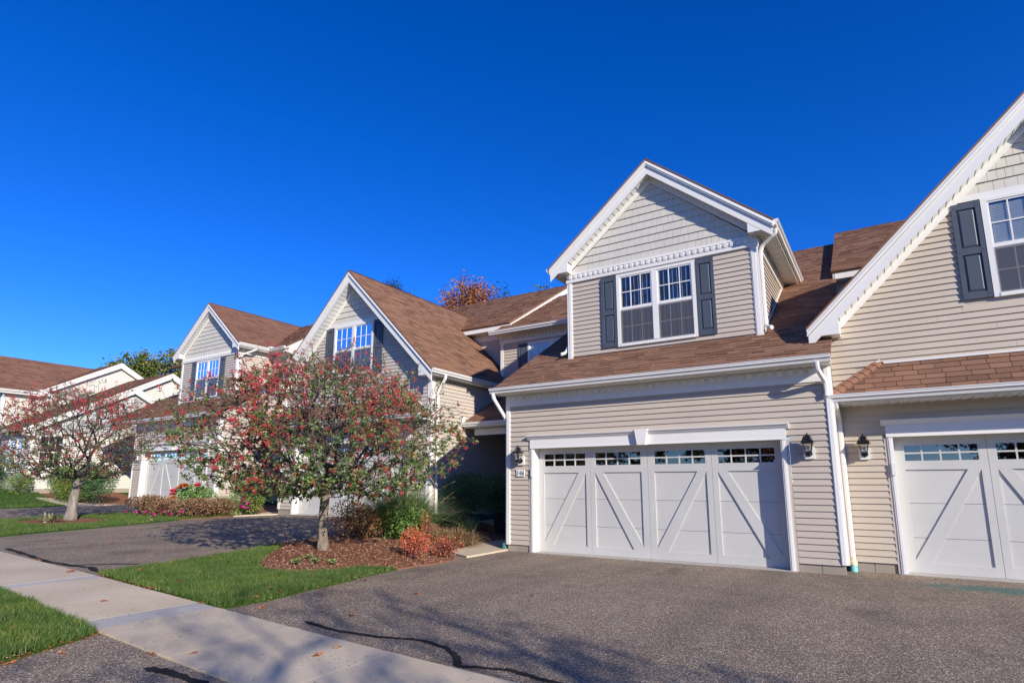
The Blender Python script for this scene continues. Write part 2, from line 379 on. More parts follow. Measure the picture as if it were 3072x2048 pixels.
SW_IN = [(-34, 4.1), (-13.07, 4.05), (-9.37, 4.01), (-6.35, 3.94), (-4.04, 3.88), (-2.49, 3.80), (6, 3.55)]
SW_OUT = [(-34, 3.0), (-9.15, 2.89), (-7.61, 2.84), (-6.26, 2.77), (-5.03, 2.74), (-4.12, 2.71), (6, 2.4)]
def lerp_line(L, x):
    for (a, ya), (b, yb) in zip(L, L[1:]):
        if a <= x <= b: return ya + (yb - ya) * (x - a) / (b - a)
    return L[-1][1]
walk_root = tag(sheet('sidewalk', [(x, y + .02) for x, y in SW_OUT] + [(x, y - .02) for x, y in SW_IN[::-1]], .0185, 'joint', None, .5, .4), kind='structure')
joints = [-33.6 + 1.5 * i for i in range(16)]
joints = [x for x in joints if x < -10.4] + [-9.45, -9.2, -7.75, -6.75, -6.36, -5.03, -3.66, -2.2, -.8, .7, 2.2, 3.7, 5.2]
for a, b in zip(joints, joints[1:]):
    rough = (b - a) < .45
    g = .0022
    poly = [(a + g, lerp_line(SW_OUT, a)), (b - g, lerp_line(SW_OUT, b)), (b - g, lerp_line(SW_IN, b)), (a + g, lerp_line(SW_IN, a))]
    sheet('slab', poly, .0225 if not rough else .021, 'concrete_rough' if rough else 'concrete', walk_root, .4, .14)

def lawn_blades(name, poly, dens, h, off, seed, avoid=None):
    rg = np.random.default_rng(seed); P = np.array(poly); x0, y0 = P.min(0); x1, y1 = P.max(0)
    n = int((x1 - x0) * (y1 - y0) * dens); X = rg.uniform(x0, x1, n); Y = rg.uniform(y0, y1, n)
    ins = np.zeros(n, bool); j = len(P) - 1
    for i in range(len(P)):
        xi, yi = P[i]; xj, yj = P[j]
        c_ = ((yi > Y) != (yj > Y)) & (X < (xj - xi) * (Y - yi) / (yj - yi + 1e-12) + xi); ins ^= c_; j = i
    if avoid: ins &= ~np.array([inside(avoid, a_, b_) for a_, b_ in zip(X, Y)])
    X = X[ins]; Y = Y[ins]; n = len(X)
    clump = .65 + .5 * np.sin(X * 7.3 + 2 * np.sin(Y * 5.1)) * np.sin(Y * 6.1 + 1.7 * np.sin(X * 4.3)) * .5 + rg.normal(0, .16, n)
    hh = h * np.clip(clump + .3, .35, 1.6)
    gx = np.linspace(x0 - .5, x1 + .5, 60); gy = np.linspace(y0 - .5, y1 + .5, 60)
    T = np.array([[G(a, b) for a in gx] for b in gy])
    fx = (X - gx[0]) / (gx[1] - gx[0]); fy = (Y - gy[0]) / (gy[1] - gy[0]); ix = fx.astype(int); iy = fy.astype(int); fx -= ix; fy -= iy
    Z = (T[iy, ix] * (1 - fx) + T[iy, ix + 1] * fx) * (1 - fy) + (T[iy + 1, ix] * (1 - fx) + T[iy + 1, ix + 1] * fx) * fy + off
    a = rg.uniform(0, 2 * np.pi, n); wd = rg.uniform(.0025, .005, n); lean = rg.uniform(.1, .9, n) * hh; b = rg.uniform(0, 2 * np.pi, n)
    V = np.zeros((n, 3, 3)); V[:, 0] = np.c_[X - np.cos(a) * wd, Y - np.sin(a) * wd, Z]; V[:, 1] = np.c_[X + np.cos(a) * wd, Y + np.sin(a) * wd, Z]
    V[:, 2] = np.c_[X + np.cos(b) * lean, Y + np.sin(b) * lean, Z + hh]
    o = mk_np(name, V.reshape(-1, 3), np.arange(3 * n).reshape(-1, 3), 'grass'); return o
RING2 = [(-19.6, 6.3), (-18.6, 6.1), (-17.9, 6.5), (-17.8, 7.3), (-18.4, 8.0), (-19.2, 8.2), (-19.9, 7.8), (-20.0, 7.0)]
LAWN1 = [(-9.57, 4.10), (-6.42, 3.97), (-6.28, 4.05), (-6.27, 4.5), (-6.42, 5.31), (-6.55, 6.07), (-6.78, 7.2), (-7.12, 6.82), (-7.33, 6.28), (-7.62, 5.85), (-8.06, 5.74), (-8.61, 5.96), (-9.19, 6.5), (-9.67, 7.12), (-10.2, 7.66), (-10.43, 7.62), (-10.13, 6.66), (-9.82, 5.58), (-9.66, 4.75)]
LAWN0 = [(-14.5, 2.97), (-9.12, 2.90), (-7.61, 2.84), (-6.27, 2.76), (-6.18, 2.57), (-6.06, 2.3), (-5.97, 2.04), (-5.8, 1.6), (-5.6, .4), (-14.5, .4)]
STRIP2 = [(-15.5, 4.08), (-15.79, 4.85), (-16.18, 5.88), (-16.61, 7.09), (-17.2, 9.0), (-17.9, 11.3), (-19.2, 10.6), (-20.77, 9.86), (-20.75, 7.46), (-20.5, 6.2), (-20.2, 4.1)]
FAR = [(-26.1, 4.15), (-26.06, 7.88), (-26.1, 9.02), (-26.74, 9.9), (-27.9, 10.6), (-31.5, 10.9), (-45, 12.5), (-60, 12), (-60, 4.3)]
for nm, poly, dens, h, sd, lab in (('lawn', LAWN1, 9000, .062, 1, 'bright green mown lawn between sidewalk and mulch bed'), ('lawn', LAWN0, 7000, .065, 2, 'green grass strip along the street side of the sidewalk'),
                                   ('lawn', STRIP2, 1900, .07, 3, 'green grass strip around the second crabapple tree'), ('lawn', FAR, 260, .09, 4, 'far sloping lawn in front of the cream house')):
    if nm: tag(sheet(nm, wobble(poly, .02, .25, sd), .02, 'turf', None, .7, .3), kind='structure')
    bl = lawn_blades('grass', wobble(poly, .03, .2, sd + 9), dens, h, .018, sd, RING2 if sd == 3 else None); tag(bl, lab, 'grass', kind='stuff')
BED1 = [(-6.78, 7.2), (-6.85, 8.22), (-6.95, 8.95), (-7.4, 9.4), (-7.75, 9.8), (-8.04, 11.1), (-8.04, 12.4), (-8.3, 16.2), (-10.5, 16.2), (-10.52, 12.45), (-10.95, 12.35), (-10.6, 9), (-10.43, 7.62), (-10.2, 7.66), (-9.67, 7.12), (-9.19, 6.5), (-8.61, 5.96), (-8.06, 5.74), (-7.62, 5.85), (-7.33, 6.28), (-7.12, 6.82)]
BED2 = [(-20.8, 9.8), (-20.0, 9.35), (-19.2, 9.1), (-17.6, 9.05), (-17.3, 9.4), (-17.6, 11.1), (-18.3, 11.9), (-18.9, 13.4), (-18.9, 16), (-21.0, 16), (-21.15, 12.4), (-21.4, 11.2)]
BED3 = [(-26.9, 11.6), (-28.0, 10.75), (-31.8, 11.0), (-32, 14), (-27.7, 14), (-27.6, 12.7)]
def mound(cx, cy, r, h): return lambda x, y: h * max(0, 1 - ((x - cx) ** 2 + (y - cy) ** 2) / r ** 2)
bedroot = tag(sheet('mulch_bed', wobble(BED1, .025, .2, 5), .022, 'mulch', None, .3, .15, mound(-9, 8.3, 1.9, .11)), kind='structure')
for i, (p_, s_) in enumerate(((BED2, .4), (RING2, .3), (BED3, .5))): tag(sheet('mulch_bed', wobble(p_, .03, .3, 6 + i), .024 if i != 1 else .03, 'mulch', None, s_, .25), kind='structure')
def chips(poly, n, seed, hf):
    rg = random.Random(seed); V = []; xs = [p[0] for p in poly]; ys = [p[1] for p in poly]
    while len(V) < n * 4:
        x = rg.uniform(min(xs), max(xs)); y = rg.uniform(min(ys), max(ys))
        if not inside(poly, x, y) : continue
        if y > 10.5 and rg.random() < .6: continue
        z = G(x, y) + .026 + hf(x, y); a = rg.uniform(0, 6.3); l = rg.uniform(.008, .027); q = rg.uniform(.003, .008); t = rg.uniform(-.012, .02); t2 = rg.uniform(-.008, .008)
        c, s = math.cos(a), math.sin(a)
        for u, v_, k in ((-l, -q, 0), (l, -q, t), (l, q, t + t2), (-l, q, t2)): V.append((x + u * c - v_ * s, y + u * s + v_ * c, z + .004 + max(k, -.004)))
    V = np.array(V); return mk_np('bark_chips', V, np.arange(len(V)).reshape(-1, 4), 'chip')
tag(chips(BED1, 24000, 3, mound(-9, 8.3, 1.9, .11)), 'reddish brown bark mulch chips covering the bed', 'mulch', kind='stuff')
tag(sheet('walkway', [(-7.73, 9.75), (-7.02, 9.38), (-7.05, 10.85), (-7.08, 15.6), (-8.3, 15.6), (-8.04, 12.36), (-8.04, 11.09)], .035, 'concrete', None, .5, .3), kind='structure')
tag(sheet('walkway', [(-17.35, 11.05), (-17.05, 12.3), (-17.05, 15.8), (-18.6, 15.8), (-18.7, 13.2), (-18.0, 11.75)], .035, 'concrete', None, .5, .3), kind='structure')
tag(sheet('walkway', [(-30.4, 10.35), (-26.5, 10.35), (-26.1, 11.2), (-26.3, 11.75), (-27.2, 11.3), (-30.0, 10.9)], .05, 'concrete', None, .5, .3), kind='structure')
def ribbon(name, pts, wd, off, mat, parent, seed):
    rg = random.Random(seed); d = []
    for a, b in zip(pts, pts[1:]):
        n = max(2, int(math.dist(a, b) / .022)); d += [(a[0] + (b[0] - a[0]) * k / n, a[1] + (b[1] - a[1]) * k / n) for k in range(n)]
    d.append(pts[-1]); V = []
    # smooth
    for _ in range(3): d = [d[0]] + [((d[i - 1][0] + 2 * d[i][0] + d[i + 1][0]) / 4, (d[i - 1][1] + 2 * d[i][1] + d[i + 1][1]) / 4) for i in range(1, len(d) - 1)] + [d[-1]]
    for i, p in enumerate(d):
        q = d[min(i + 1, len(d) - 1)]; o_ = d[max(i - 1, 0)]; t = Vector((q[0] - o_[0], q[1] - o_[1])).normalized(); nn = Vector((-t.y, t.x))
        e_ = min(1, i / 3 + .3, (len(d) - 1 - i) / 3 + .3)
        for s in (-1, 1):
            w2 = wd / 2 * e_ * (1 + .28 * math.sin(i * .21 + s) + .16 * math.sin(i * .63 + 2 * s)) * rg.uniform(.72, 1.2); x, y = p[0] + nn.x * w2 * s, p[1] + nn.y * w2 * s; V.append((x, y, G(x, y) + off))
    return mk(name, V, [(2 * i, 2 * i + 1, 2 * i + 3, 2 * i + 2) for i in range(len(d) - 1)], mat, parent)
ribbon('crack_seal', [(-5.16, 4.17), (-4.58, 4.12), (-4.16, 4.2), (-3.73, 4.34), (-3.41, 4.28), (-3.13, 4.08), (-3.02, 3.93), (-2.82, 4.0), (-2.58, 4.06), (-2.29, 4.01), (-1.9, 3.99)], .06, .006, 'seal', drive, 1)
ribbon('crack_seal', [(-13.6, 4.3), (-12.37, 4.22), (-11.44, 4.14), (-10.71, 4.2), (-10.27, 4.3), (-9.75, 4.2)], .09, .006, 'seal', drive, 2)
ribbon('crack_seal', [(-10.75, 4.2), (-10.43, 4.61), (-10.11, 4.95)], .05, .007, 'seal', drive, 3)
ribbon('crack_seal', [(-4.95, 2.52), (-4.65, 2.60), (-4.45, 2.58), (-4.2, 2.58), (-3.9, 2.5)], .085, .006, 'seal', drive, 4)

# ------------------------------------------------------------------ house building kit
def clip_poly(poly, a, b, c):
    """keep the side a*x+b*y<=c of a 2-D polygon"""
    out = []
    for i, p in enumerate(poly):
        q = poly[(i + 1) % len(poly)]; dp = a * p[0] + b * p[1] - c; dq = a * q[0] + b * q[1] - c
        if dp <= 0: out.append(p)
        if (dp < 0 < dq) or (dq < 0 < dp):
            t = dp / (dp - dq); out.append((p[0] + (q[0] - p[0]) * t, p[1] + (q[1] - p[1]) * t))
    return out
def clip_convex(poly, conv):
    """clip poly by a convex counter-clockwise polygon"""
    n = len(conv)
    for i in range(n):
        if len(poly) < 3: return []
        (x0, y0), (x1, y1) = conv[i], conv[(i + 1) % n]; poly = clip_poly(poly, (y1 - y0), -(x1 - x0), (y1 - y0) * x0 - (x1 - x0) * y0)
    return poly
def area2(p): return sum(p[i][0] * p[(i + 1) % len(p)][1] - p[(i + 1) % len(p)][0] * p[i][1] for i in range(len(p))) / 2
EXPO = .1043
class Plane:
    """u along the wall, z up, n out of the wall"""
    def __init__(s, o, u, n, v=(0, 0, 1)): s.o = Vector(o); s.u = Vector(u); s.n = Vector(n); s.v = Vector(v)
    def __call__(s, u, z, d=0.0): return s.o + s.u * u + s.v * z + s.n * d
class House:
    def __init__(s, name, base, loc, mirror=1):
        s.base = Vector(base); s.m = mirror; s.root = empty(name, loc); s.loc = Vector(loc); s.pieces = {}
    def tx(s, v): return (s.m * (v[0] - s.base.x), v[1] - s.base.y, v[2] - s.base.z)
    def ff(s, f): return [tuple(reversed(q)) for q in f] if s.m < 0 else f
    def part(s, name, mb, mat, parent=None, smooth=False): return mk(name, [s.tx(v) for v in mb.v], s.ff(mb.f), mat, parent or s.root, smooth)
    def piece(s, kind, v, f, mat, parent, vis=1.0):
        v = [s.tx(x) for x in v]; A = np.array(v); d = A.max(0) - A.min(0); c = A.mean(0) + np.array(s.loc)
        dist = np.linalg.norm(c - np.array([0, 0, CAMZ])); ds = sorted(d)[::-1]
        s.pieces.setdefault(kind, []).append((vis * ds[0] * ds[1] / dist ** 2, v, s.ff(f), mat, parent))
    def flush(s, limit=300):
        for kind, L in s.pieces.items():
            L.sort(key=lambda t: -t[0])
            for _, v, f, mat, par in L[:limit]: mk(kind, v, f, mat, par or s.root)
            rest = L[limit:]
            if rest:
                mats = sorted({t[3] for t in rest}); V = []; F = []; MI = []
                for _, v, f, mat, par in rest:
                    o_ = len(V); V += v; F += [tuple(i + o_ for i in q) for q in f]; MI += [mats.index(mat)] * len(f)
                o = mk(kind + 's', V, F, mats, s.root); o.data.polygons.foreach_set('material_index', MI); o['kind'] = 'stuff'
    # ---- walls
    def interval(s, poly, z):
        us = []
        for i, p in enumerate(poly):
            q = poly[(i + 1) % len(poly)]
            if (p[1] - z) * (q[1] - z) <= 0 and p[1] != q[1]: us.append(p[0] + (q[0] - p[0]) * (z - p[1]) / (q[1] - p[1]))
        return (min(us), max(us)) if len(us) > 1 else None
    def wall(s, P, poly, mat, holes=(), siding=True, vis=1.0, z0=None, back=True):
        par = s.root
        if back:
            mb = MB(); cells = [poly]
            for (h0, h1, hz0, hz1) in holes:
                if hz0 < 0: cells = [clip_poly(poly, 1, 0, h0), clip_poly(poly, -1, 0, -h1), clip_poly(clip_poly(clip_poly(poly, -1, 0, -h0), 1, 0, h1), 0, -1, -hz1)]
            for c_ in cells:
                if len(c_) > 2: mb.prism([P(u, z, 0) for u, z in c_], P.n * -.12)
            par = s.part('wall', mb, mat)
        if not siding: return par
        zs = [p[1] for p in poly]; zb = z0 if z0 is not None else min(zs); top = max(zs)
        while zb < min(zs) - 1e-4: zb += EXPO
        rg = random.Random(int(abs(P.o.x * 31 + P.o.y * 17) * 10))
        k = 0
        while zb < top - .012:
            zt = min(zb + EXPO, top); a = s.interval(poly, zb + 1e-4); b = s.interval(poly, zt - 1e-4)
            if a and b:
                segs = [(a[0], a[1], b[0], b[1])]
                for (h0, h1, hz0, hz1) in holes:
                    if min(zt, hz1) - max(zb, hz0) > .45 * EXPO:
                        ns = []
                        for (l, r_, tl, tr) in segs:
                            if h1 <= min(l, tl) or h0 >= max(r_, tr): ns.append((l, r_, tl, tr)); continue
                            if h0 - min(l, tl) > .01: ns.append((l, h0, tl, h0))
                            if max(r_, tr) - h1 > .01: ns.append((h1, r_, h1, tr))
                        segs = ns
                fin = []
                for (l, r_, tl, tr) in segs:
                    if r_ - l > 3.9 and tr - tl > 3.9:
                        c = l + 1.1 + (k * 1.37 + rg.uniform(0, .5)) % (r_ - l - 2.2); fin += [(l, c - .0015, tl, c - .0015), (c + .0015, r_, c + .0015, tr)]
                    else: fin.append((l, r_, tl, tr))
                for (l, r_, tl, tr) in fin:
                    j = rg.uniform(-.0006, .0006)
                    v = [P(l, zb, .025 + j), P(r_, zb, .025 + j), P(l, zb + .004, .001), P(r_, zb + .004, .001), P(tl, zt + .006, .003), P(tr, zt + .006, .003)]
                    s.piece('siding_board', v, [(0, 1, 5, 4), (2, 3, 1, 0), (2, 0, 4), (1, 3, 5)], mat, par, vis)
            zb += EXPO; k += 1
        return par
    def shakes(s, P, poly, z0, expo=.178, vis=1.0):
        mb = MB(); mb.prism([P(u, z, 0) for u, z in poly], P.n * -.1); par = s.part('gable_wall', mb, 'shake')
        rg = random.Random(5); z = z0; top = max(p[1] for p in poly)
        while z < top - .02:
            us = [p[0] for p in poly]; u = min(us) - rg.uniform(0, .12)
            while u < max(us):
                wd = rg.uniform(.09, .20); q = clip_convex([(u + .002, z), (u + wd - .002, z), (u + wd - .002, z + expo + .01), (u + .002, z + expo + .01)], poly if area2(poly) > 0 else poly[::-1])
                if len(q) >= 3 and area2(q) > .0006:
                    n = len(q); jj = rg.uniform(0, .004); hgt = lambda zz: .006 + (.020 + jj) * max(0, 1 - (zz - z) / expo)
                    v = [P(a, b, hgt(b)) for a, b in q] + [P(a, b, 0) for a, b in q]
                    s.piece('shake', v, [tuple(range(n))] + [(i, i + n, (i + 1) % n + n, (i + 1) % n) for i in range(n)], 'shake', par, vis)
                u += wd
            z += expo
        return par
    # ---- roofs
    def roof(s, o, u, v, poly, mat='shingle', tabs=True, thick=.05, vis=1.0, name='roof', expo=.142, parent=None, wid=(.16, .42), joint=.002, cells=None):
        """o eave corner, u along eave, v up the slope, poly convex CCW in (u,v)"""
        o = Vector(o); u = Vector(u).normalized(); v = Vector(v).normalized(); n = u.cross(v).normalized()
        if n.z < 0: n = -n
        if area2(poly) < 0: poly = poly[::-1]
        at = lambda a, b, d: o + u * a + v * b + n * d
        mb = MB(); mb.prism([at(a, b, 0) for a, b in poly], n * -thick); par = s.part(name, mb, mat, parent)
        if not tabs: return par
        rg = random.Random(int(abs(o.x * 7 + o.y * 13 + o.z) * 10)); vm = min(p[1] for p in poly); b = vm
        top = max(p[1] for p in poly); ul = min(p[0] for p in poly); uh = max(p[0] for p in poly)
        while b < top:
            a = ul - rg.uniform(0, .3)
            while a < uh:
                wd = rg.uniform(*wid); lo = b + (rg.choice((0, 0, 0, .006, -.006)) if b > vm else -.012)
                for cell in (cells or [poly]):
                  q = clip_convex([(a + joint, lo), (a + wd - joint, lo), (a + wd - joint, b + expo + .02), (a + joint, b + expo + .02)], [(x, y - (.02 if y == vm else 0)) for x, y in cell])
                  if len(q) >= 3 and area2(q) > .0008:
                      m_ = len(q); t0 = rg.choice((.008, .009, .011, .020, .024)) if joint < .003 else .014; hg = lambda y: .002 + t0 * max(0, 1 - (y - lo) / (expo + .02))
                      vv = [at(x, y, hg(y)) for x, y in q] + [at(x, y, -.004) for x, y in q]
                      s.piece('shingle', vv, [tuple(range(m_))] + [(i, i + m_, (i + 1) % m_ + m_, (i + 1) % m_) for i in range(m_)], mat, par, vis)
                a += wd
            b += expo
        return par
    def gutter(s, a, b, out, parent=None, h=.115, d=.115):
        a = Vector(a); b = Vector(b); out = Vector(out); up = Vector((0, 0, 1))
        pr = [(0, 0), (0, -h), (d * .55, -h), (d * .66, -h * .62), (d * .9, -h * .45), (d * .92, -h * .16), (d, -h * .12), (d, 0)]
        mb = MB(); mb.prism([a + out * x + up * y for x, y in pr], b - a)
        return s.part('gutter', mb, 'gutter', parent)
    def spout(s, pts, parent=None, w=.07, name='downspout', mat='gutter'):
        # bends made of short steps
        P_ = [Vector(p) for p in pts]; out = [P_[0]]
        for i in range(1, len(P_) - 1):
            a, b, c = P_[i - 1], P_[i], P_[i + 1]; r_ = min(.09, (b - a).length * .45, (c - b).length * .45)
            p0 = b + (a - b).normalized() * r_; p1 = b + (c - b).normalized() * r_
            for k in range(4): t = k / 3; out.append(p0 * (1 - t) ** 2 + b * 2 * t * (1 - t) + p1 * t ** 2)
        out.append(P_[-1]); mb = MB(); mb.tube(out, w * .7, 8, True, 1.0, .8, math.pi / 8)
        return s.part(name, mb, mat, parent)
    def soffit_slats(s, a, b, depth, n, step=.105, mat='soffit', vis=1.0, gap=.012):
        """slatted panels from a to b, each slat running along depth, n = underside normal"""
        a = Vector(a); b = Vector(b); d = (b - a); L_ = d.length; d.normalize(); depth = Vector(depth); n = Vector(n)
        k = 0; t = 0
        while t < L_ - .02:
            t1 = min(t + step, L_); p0 = a + d * (t + gap / 2); p1 = a + d * (t1 - gap / 2)
            v = [p0, p1, p1 + depth, p0 + depth, p0 + n * .012, p1 + n * .004, p1 + n * .004 + depth, p0 + n * .012 + depth]
            s.piece('soffit_panel', v, [(0, 1, 2, 3), (4, 7, 6, 5), (0, 4, 5, 1), (2, 6, 7, 3), (0, 3, 7, 4), (1, 5, 6, 2)], mat, None, vis); t = t1
        mb = MB(); mb.prism([a - n * .003, b - n * .003, b - n * .003 + depth, a - n * .003 + depth], n * -.02); s.part('soffit', mb, mat)
    def bar(s, P, u0, u1, z0, z1, d0, d1, name='trim', mat='white', parent=None):
        mb = MB(); mb.prism([P(u0, z0, d0), P(u1, z0, d0), P(u1, z1, d0), P(u0, z1, d0)], P.n * (d1 - d0)); return s.part(name, mb, mat, parent)
    def dentils(s, P, u0, u1, z0, z1, step, parent, vis=1.0):
        u = u0 + step * .3
        while u < u1 - step * .5:
            v = [P(u, z0, .03), P(u + step * .5, z0, .03), P(u + step * .5, z1, .03), P(u, z1, .03), P(u, z0, .062), P(u + step * .5, z0, .062), P(u + step * .5, z1, .072), P(u, z1, .072)]
            s.piece('dentil', v, [(0, 1, 2, 3), (4, 7, 6, 5), (0, 4, 5, 1), (2, 6, 7, 3), (0, 3, 7, 4), (1, 5, 6, 2)], 'white', parent, vis); u += step
    # ---- openings
    def pane(s, mb, parent):
        o = s.part('pane', mb, ['glass_edge', 'glass'], parent); o.data.polygons[1].material_index = 1; return o
    def window(s, P, u0, u1, z0, z1, blind='vertical', rail=None, cols=3):
        """twin double-hung window"""
        um = (u0 + u1) / 2; fr = .075; rail = rail or (z0 + z1) / 2
        mb = MB(); pr = lambda a, b, c, d, x, y: mb.prism([P(a, c, x), P(b, c, x), P(b, d, x), P(a, d, x)], P.n * (y - x))
        pr(u0, u0 + fr, z0, z1, .002, .055); pr(u1 - fr, u1, z0, z1, .002, .055); pr(um - .06, um + .06, z0 + fr, z1 - .06, .002, .052)
        pr(u0 + fr, u1 - fr, z1 - .06, z1, .002, .055); pr(u0 + fr, u1 - fr, z0, z0 + fr * .8, .002, .062)
        w_ = s.part('window', mb, 'white')
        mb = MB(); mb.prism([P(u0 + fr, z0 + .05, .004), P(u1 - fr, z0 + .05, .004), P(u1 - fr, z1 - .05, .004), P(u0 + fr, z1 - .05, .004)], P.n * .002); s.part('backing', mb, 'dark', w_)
        for (a, b) in ((u0 + fr, um - .06), (um + .06, u1 - fr)):
            mb = MB(); sf = .028
            for (c, d, x) in ((z0 + .06, rail - .02, .034), (rail + .02, z1 - .06, .042)):
                for q in ((a, a + sf, c, d), (b - sf, b, c, d), (a + sf, b - sf, c, c + sf), (a + sf, b - sf, d - sf, d)):
                    mb.prism([P(q[0], q[2], .012), P(q[1], q[2], .012), P(q[1], q[3], .012), P(q[0], q[3], .012)], P.n * (x - .012))
            mb.prism([P(a, rail - .02, .01), P(b, rail - .02, .01), P(b, rail + .02, .01), P(a, rail + .02, .01)], P.n * .036)
            s.part('sash', mb, 'white', w_)
            for (c, d, x) in ((z0 + .06 + sf, rail - .02 - sf, .022), (rail + .02 + sf, z1 - .06 - sf, .030)):
                mb = MB(); A, B_ = a + sf, b - sf
                mb.prism([P(A, c, x), P(B_, c, x), P(B_, d, x), P(A, d, x)], P.n * .002); s.pane(mb, w_)
                mb = MB(); mw = .010
                for k in range(1, cols):
                    uu = A + (B_ - A) * k / cols; mb.prism([P(uu - mw, c, x + .003), P(uu + mw, c, x + .003), P(uu + mw, d, x + .003), P(uu - mw, d, x + .003)], P.n * .005)
                zz = (c + d) / 2
                for k in range(cols):
                    ua = A + (B_ - A) * k / cols + (mw if k else 0); ub = A + (B_ - A) * (k + 1) / cols - (mw if k < cols - 1 else 0)
                    mb.prism([P(ua, zz - mw, x + .003), P(ub, zz - mw, x + .003), P(ub, zz + mw, x + .003), P(ua, zz + mw, x + .003)], P.n * .005)
                s.part('muntin', mb, 'white', w_)
            # insect screen over the lower sash
            mb = MB(); mb.prism([P(a + .01, z0 + .065, .046), P(b - .01, z0 + .065, .046), P(b - .01, rail - .03, .046), P(a + .01, rail - .03, .046)], P.n * .001); s.part('screen', mb, 'screen', w_)
            mb = MB(); mb2 = mb
            if blind == 'vertical':
                k = 0; uu = a + .03
                while uu < b - .05:
                    mb.add([P(uu, z0 + .1, .010), P(uu + .020, z0 + .1, .016), P(uu + .020, z1 - .1, .016), P(uu, z1 - .1, .010)], [(0, 1, 2, 3)]); uu += .098
            elif blind == 'horizontal':
                zz = rail + .06
                while zz < z1 - .13: mb.add([P(a + .04, zz, .010), P(b - .04, zz, .010), P(b - .04, zz + .018, .017), P(a + .04, zz + .018, .017)], [(0, 1, 2, 3)]); zz += .026
            else:
                mb.add([P(a + .03, rail + .12, .010), P(b - .03, rail + .12, .010), P(b - .03, z1 - .08, .010), P(a + .03, z1 - .08, .010)], [(0, 1, 2, 3)])
                mb.add([P(a + .03, z0 + .1, .010), P(a + .12, z0 + .1, .013), P(a + .2, z1 - .08, .013), P(a + .03, z1 - .08, .010)], [(0, 1, 2, 3)])
            s.part('blind', mb, 'blind', w_)
        return w_
    def shutter(s, P, u0, u1, z0, z1):
        st = .062; mb = MB()
        def bx(a, b, c, d, x, y): mb.prism([P(a, c, x), P(b, c, x), P(b, d, x), P(a, d, x)], P.n * (y - x))
        zm = z0 + (z1 - z0) * .49
        bx(u0, u0 + st, z0, z1, .015, .05); bx(u1 - st, u1, z0, z1, .015, .05)
        for c, d in ((z0, z0 + .11), (zm - .055, zm + .055), (z1 - .10, z1)): bx(u0 + st, u1 - st, c, d, .015, .047)
        bx(u0 + st, u1 - st, z0 + .11, zm - .055, .015, .024); bx(u0 + st, u1 - st, zm + .055, z1 - .10, .015, .024)
        sh = s.part('shutter', mb, 'shutter')
        for c, d in ((z0 + .11, zm - .055), (zm + .055, z1 - .10)):
            m2 = MB(); g = .014; A, B_, C, D = u0 + st + g, u1 - st - g, c + g, d - g; k = .028
            o = [P(A, C, .025), P(B_, C, .025), P(B_, D, .025), P(A, D, .025), P(A + k, C + k, .040), P(B_ - k, C + k, .040), P(B_ - k, D - k, .040), P(A + k, D - k, .040)]
            m2.add(o, [(4, 5, 6, 7), (0, 1, 5, 4), (1, 2, 6, 5), (2, 3, 7, 6), (3, 0, 4, 7)]); s.part('raised_panel', m2, 'shutter', sh)
        m3 = MB()
        for uu in (u0 + .03, u1 - .03):
            for zz in (z0 + .06, zm, z1 - .07): m3.prism([P(uu - .005, zz - .005, .049), P(uu + .005, zz - .005, .049), P(uu + .005, zz + .005, .049), P(uu - .005, zz + .005, .049)], P.n * .004)
        s.part('screw', m3, 'black_metal', sh); return sh
    def garage_door(s, P, u0, u1, zb, top, dep, cas=.085, keystone=True, sensor=0):
        """P is the facade plane; the door leaf lies dep behind it"""
        W = (u1 - u0) / 4; D = -dep
        mb = MB(); zs = [zb + .015, zb + .56, zb + 1.105, zb + 1.665, top]
        mb.prism([P(u0 - .05, zb - .02, D - .06), P(u1 + .05, zb - .02, D - .06), P(u1 + .05, top + .05, D - .06), P(u0 - .05, top + .05, D - .06)], P.n * .01)
        gd = s.part('garage_door', mb, 'dark')
        for a, b in zip(zs, zs[1:]):
            mb = MB(); mb.prism([P(u0, a + .003, D - .04), P(u1, a + .003, D - .04), P(u1, b - .003, D - .04), P(u0, b - .003, D - .04)], P.n * .03); s.part('door_section', mb, 'door', gd)
        for k in range(4):
            x0 = u0 + W * k; flip = k % 2
            X = (lambda t, x0=x0: x0 + t) if not flip else (lambda t, x0=x0: x0 + W - t)
            def bd(pts, name, y=.013):
                m_ = MB(); q = [P(X(a), zb + b, D - .011) for a, b in pts]
                if flip: q = q[::-1]
                m_.prism(q, P.n * (y + .011)); s.part(name, m_, 'door', gd)
            rc = lambda a, b, c, d: [(a, c), (b, c), (b, d), (a, d)]
            H_ = top - zb; wl, wr = .13, W - .102
            bd(rc(.0025, wl, .015, H_), 'stile'); bd(rc(wr, W - .0025, .015, H_), 'stile')
            bd(rc(wl, wr, .015, .167), 'rail'); bd(rc(wl, wr, 1.642, 1.786), 'rail'); bd(rc(wl, wr, 2.036, H_), 'rail')
            bd([(.13, .167), (.335, .167), (wr, 1.642), (wr - .168, 1.642), (.13, .215)], 'brace', .0125)
            # glazing: four by two
            pw = (wr - wl) / 4
            for i in range(5): bd(rc(wl + i * pw - (.012 if i else 0), wl + i * pw + (.012 if i < 4 else 0), 1.786, 2.036), 'muntin', .012)
            for i in range(4): bd(rc(wl + i * pw + .012, wl + (i + 1) * pw - .012, 1.898, 1.924), 'muntin', .0115)
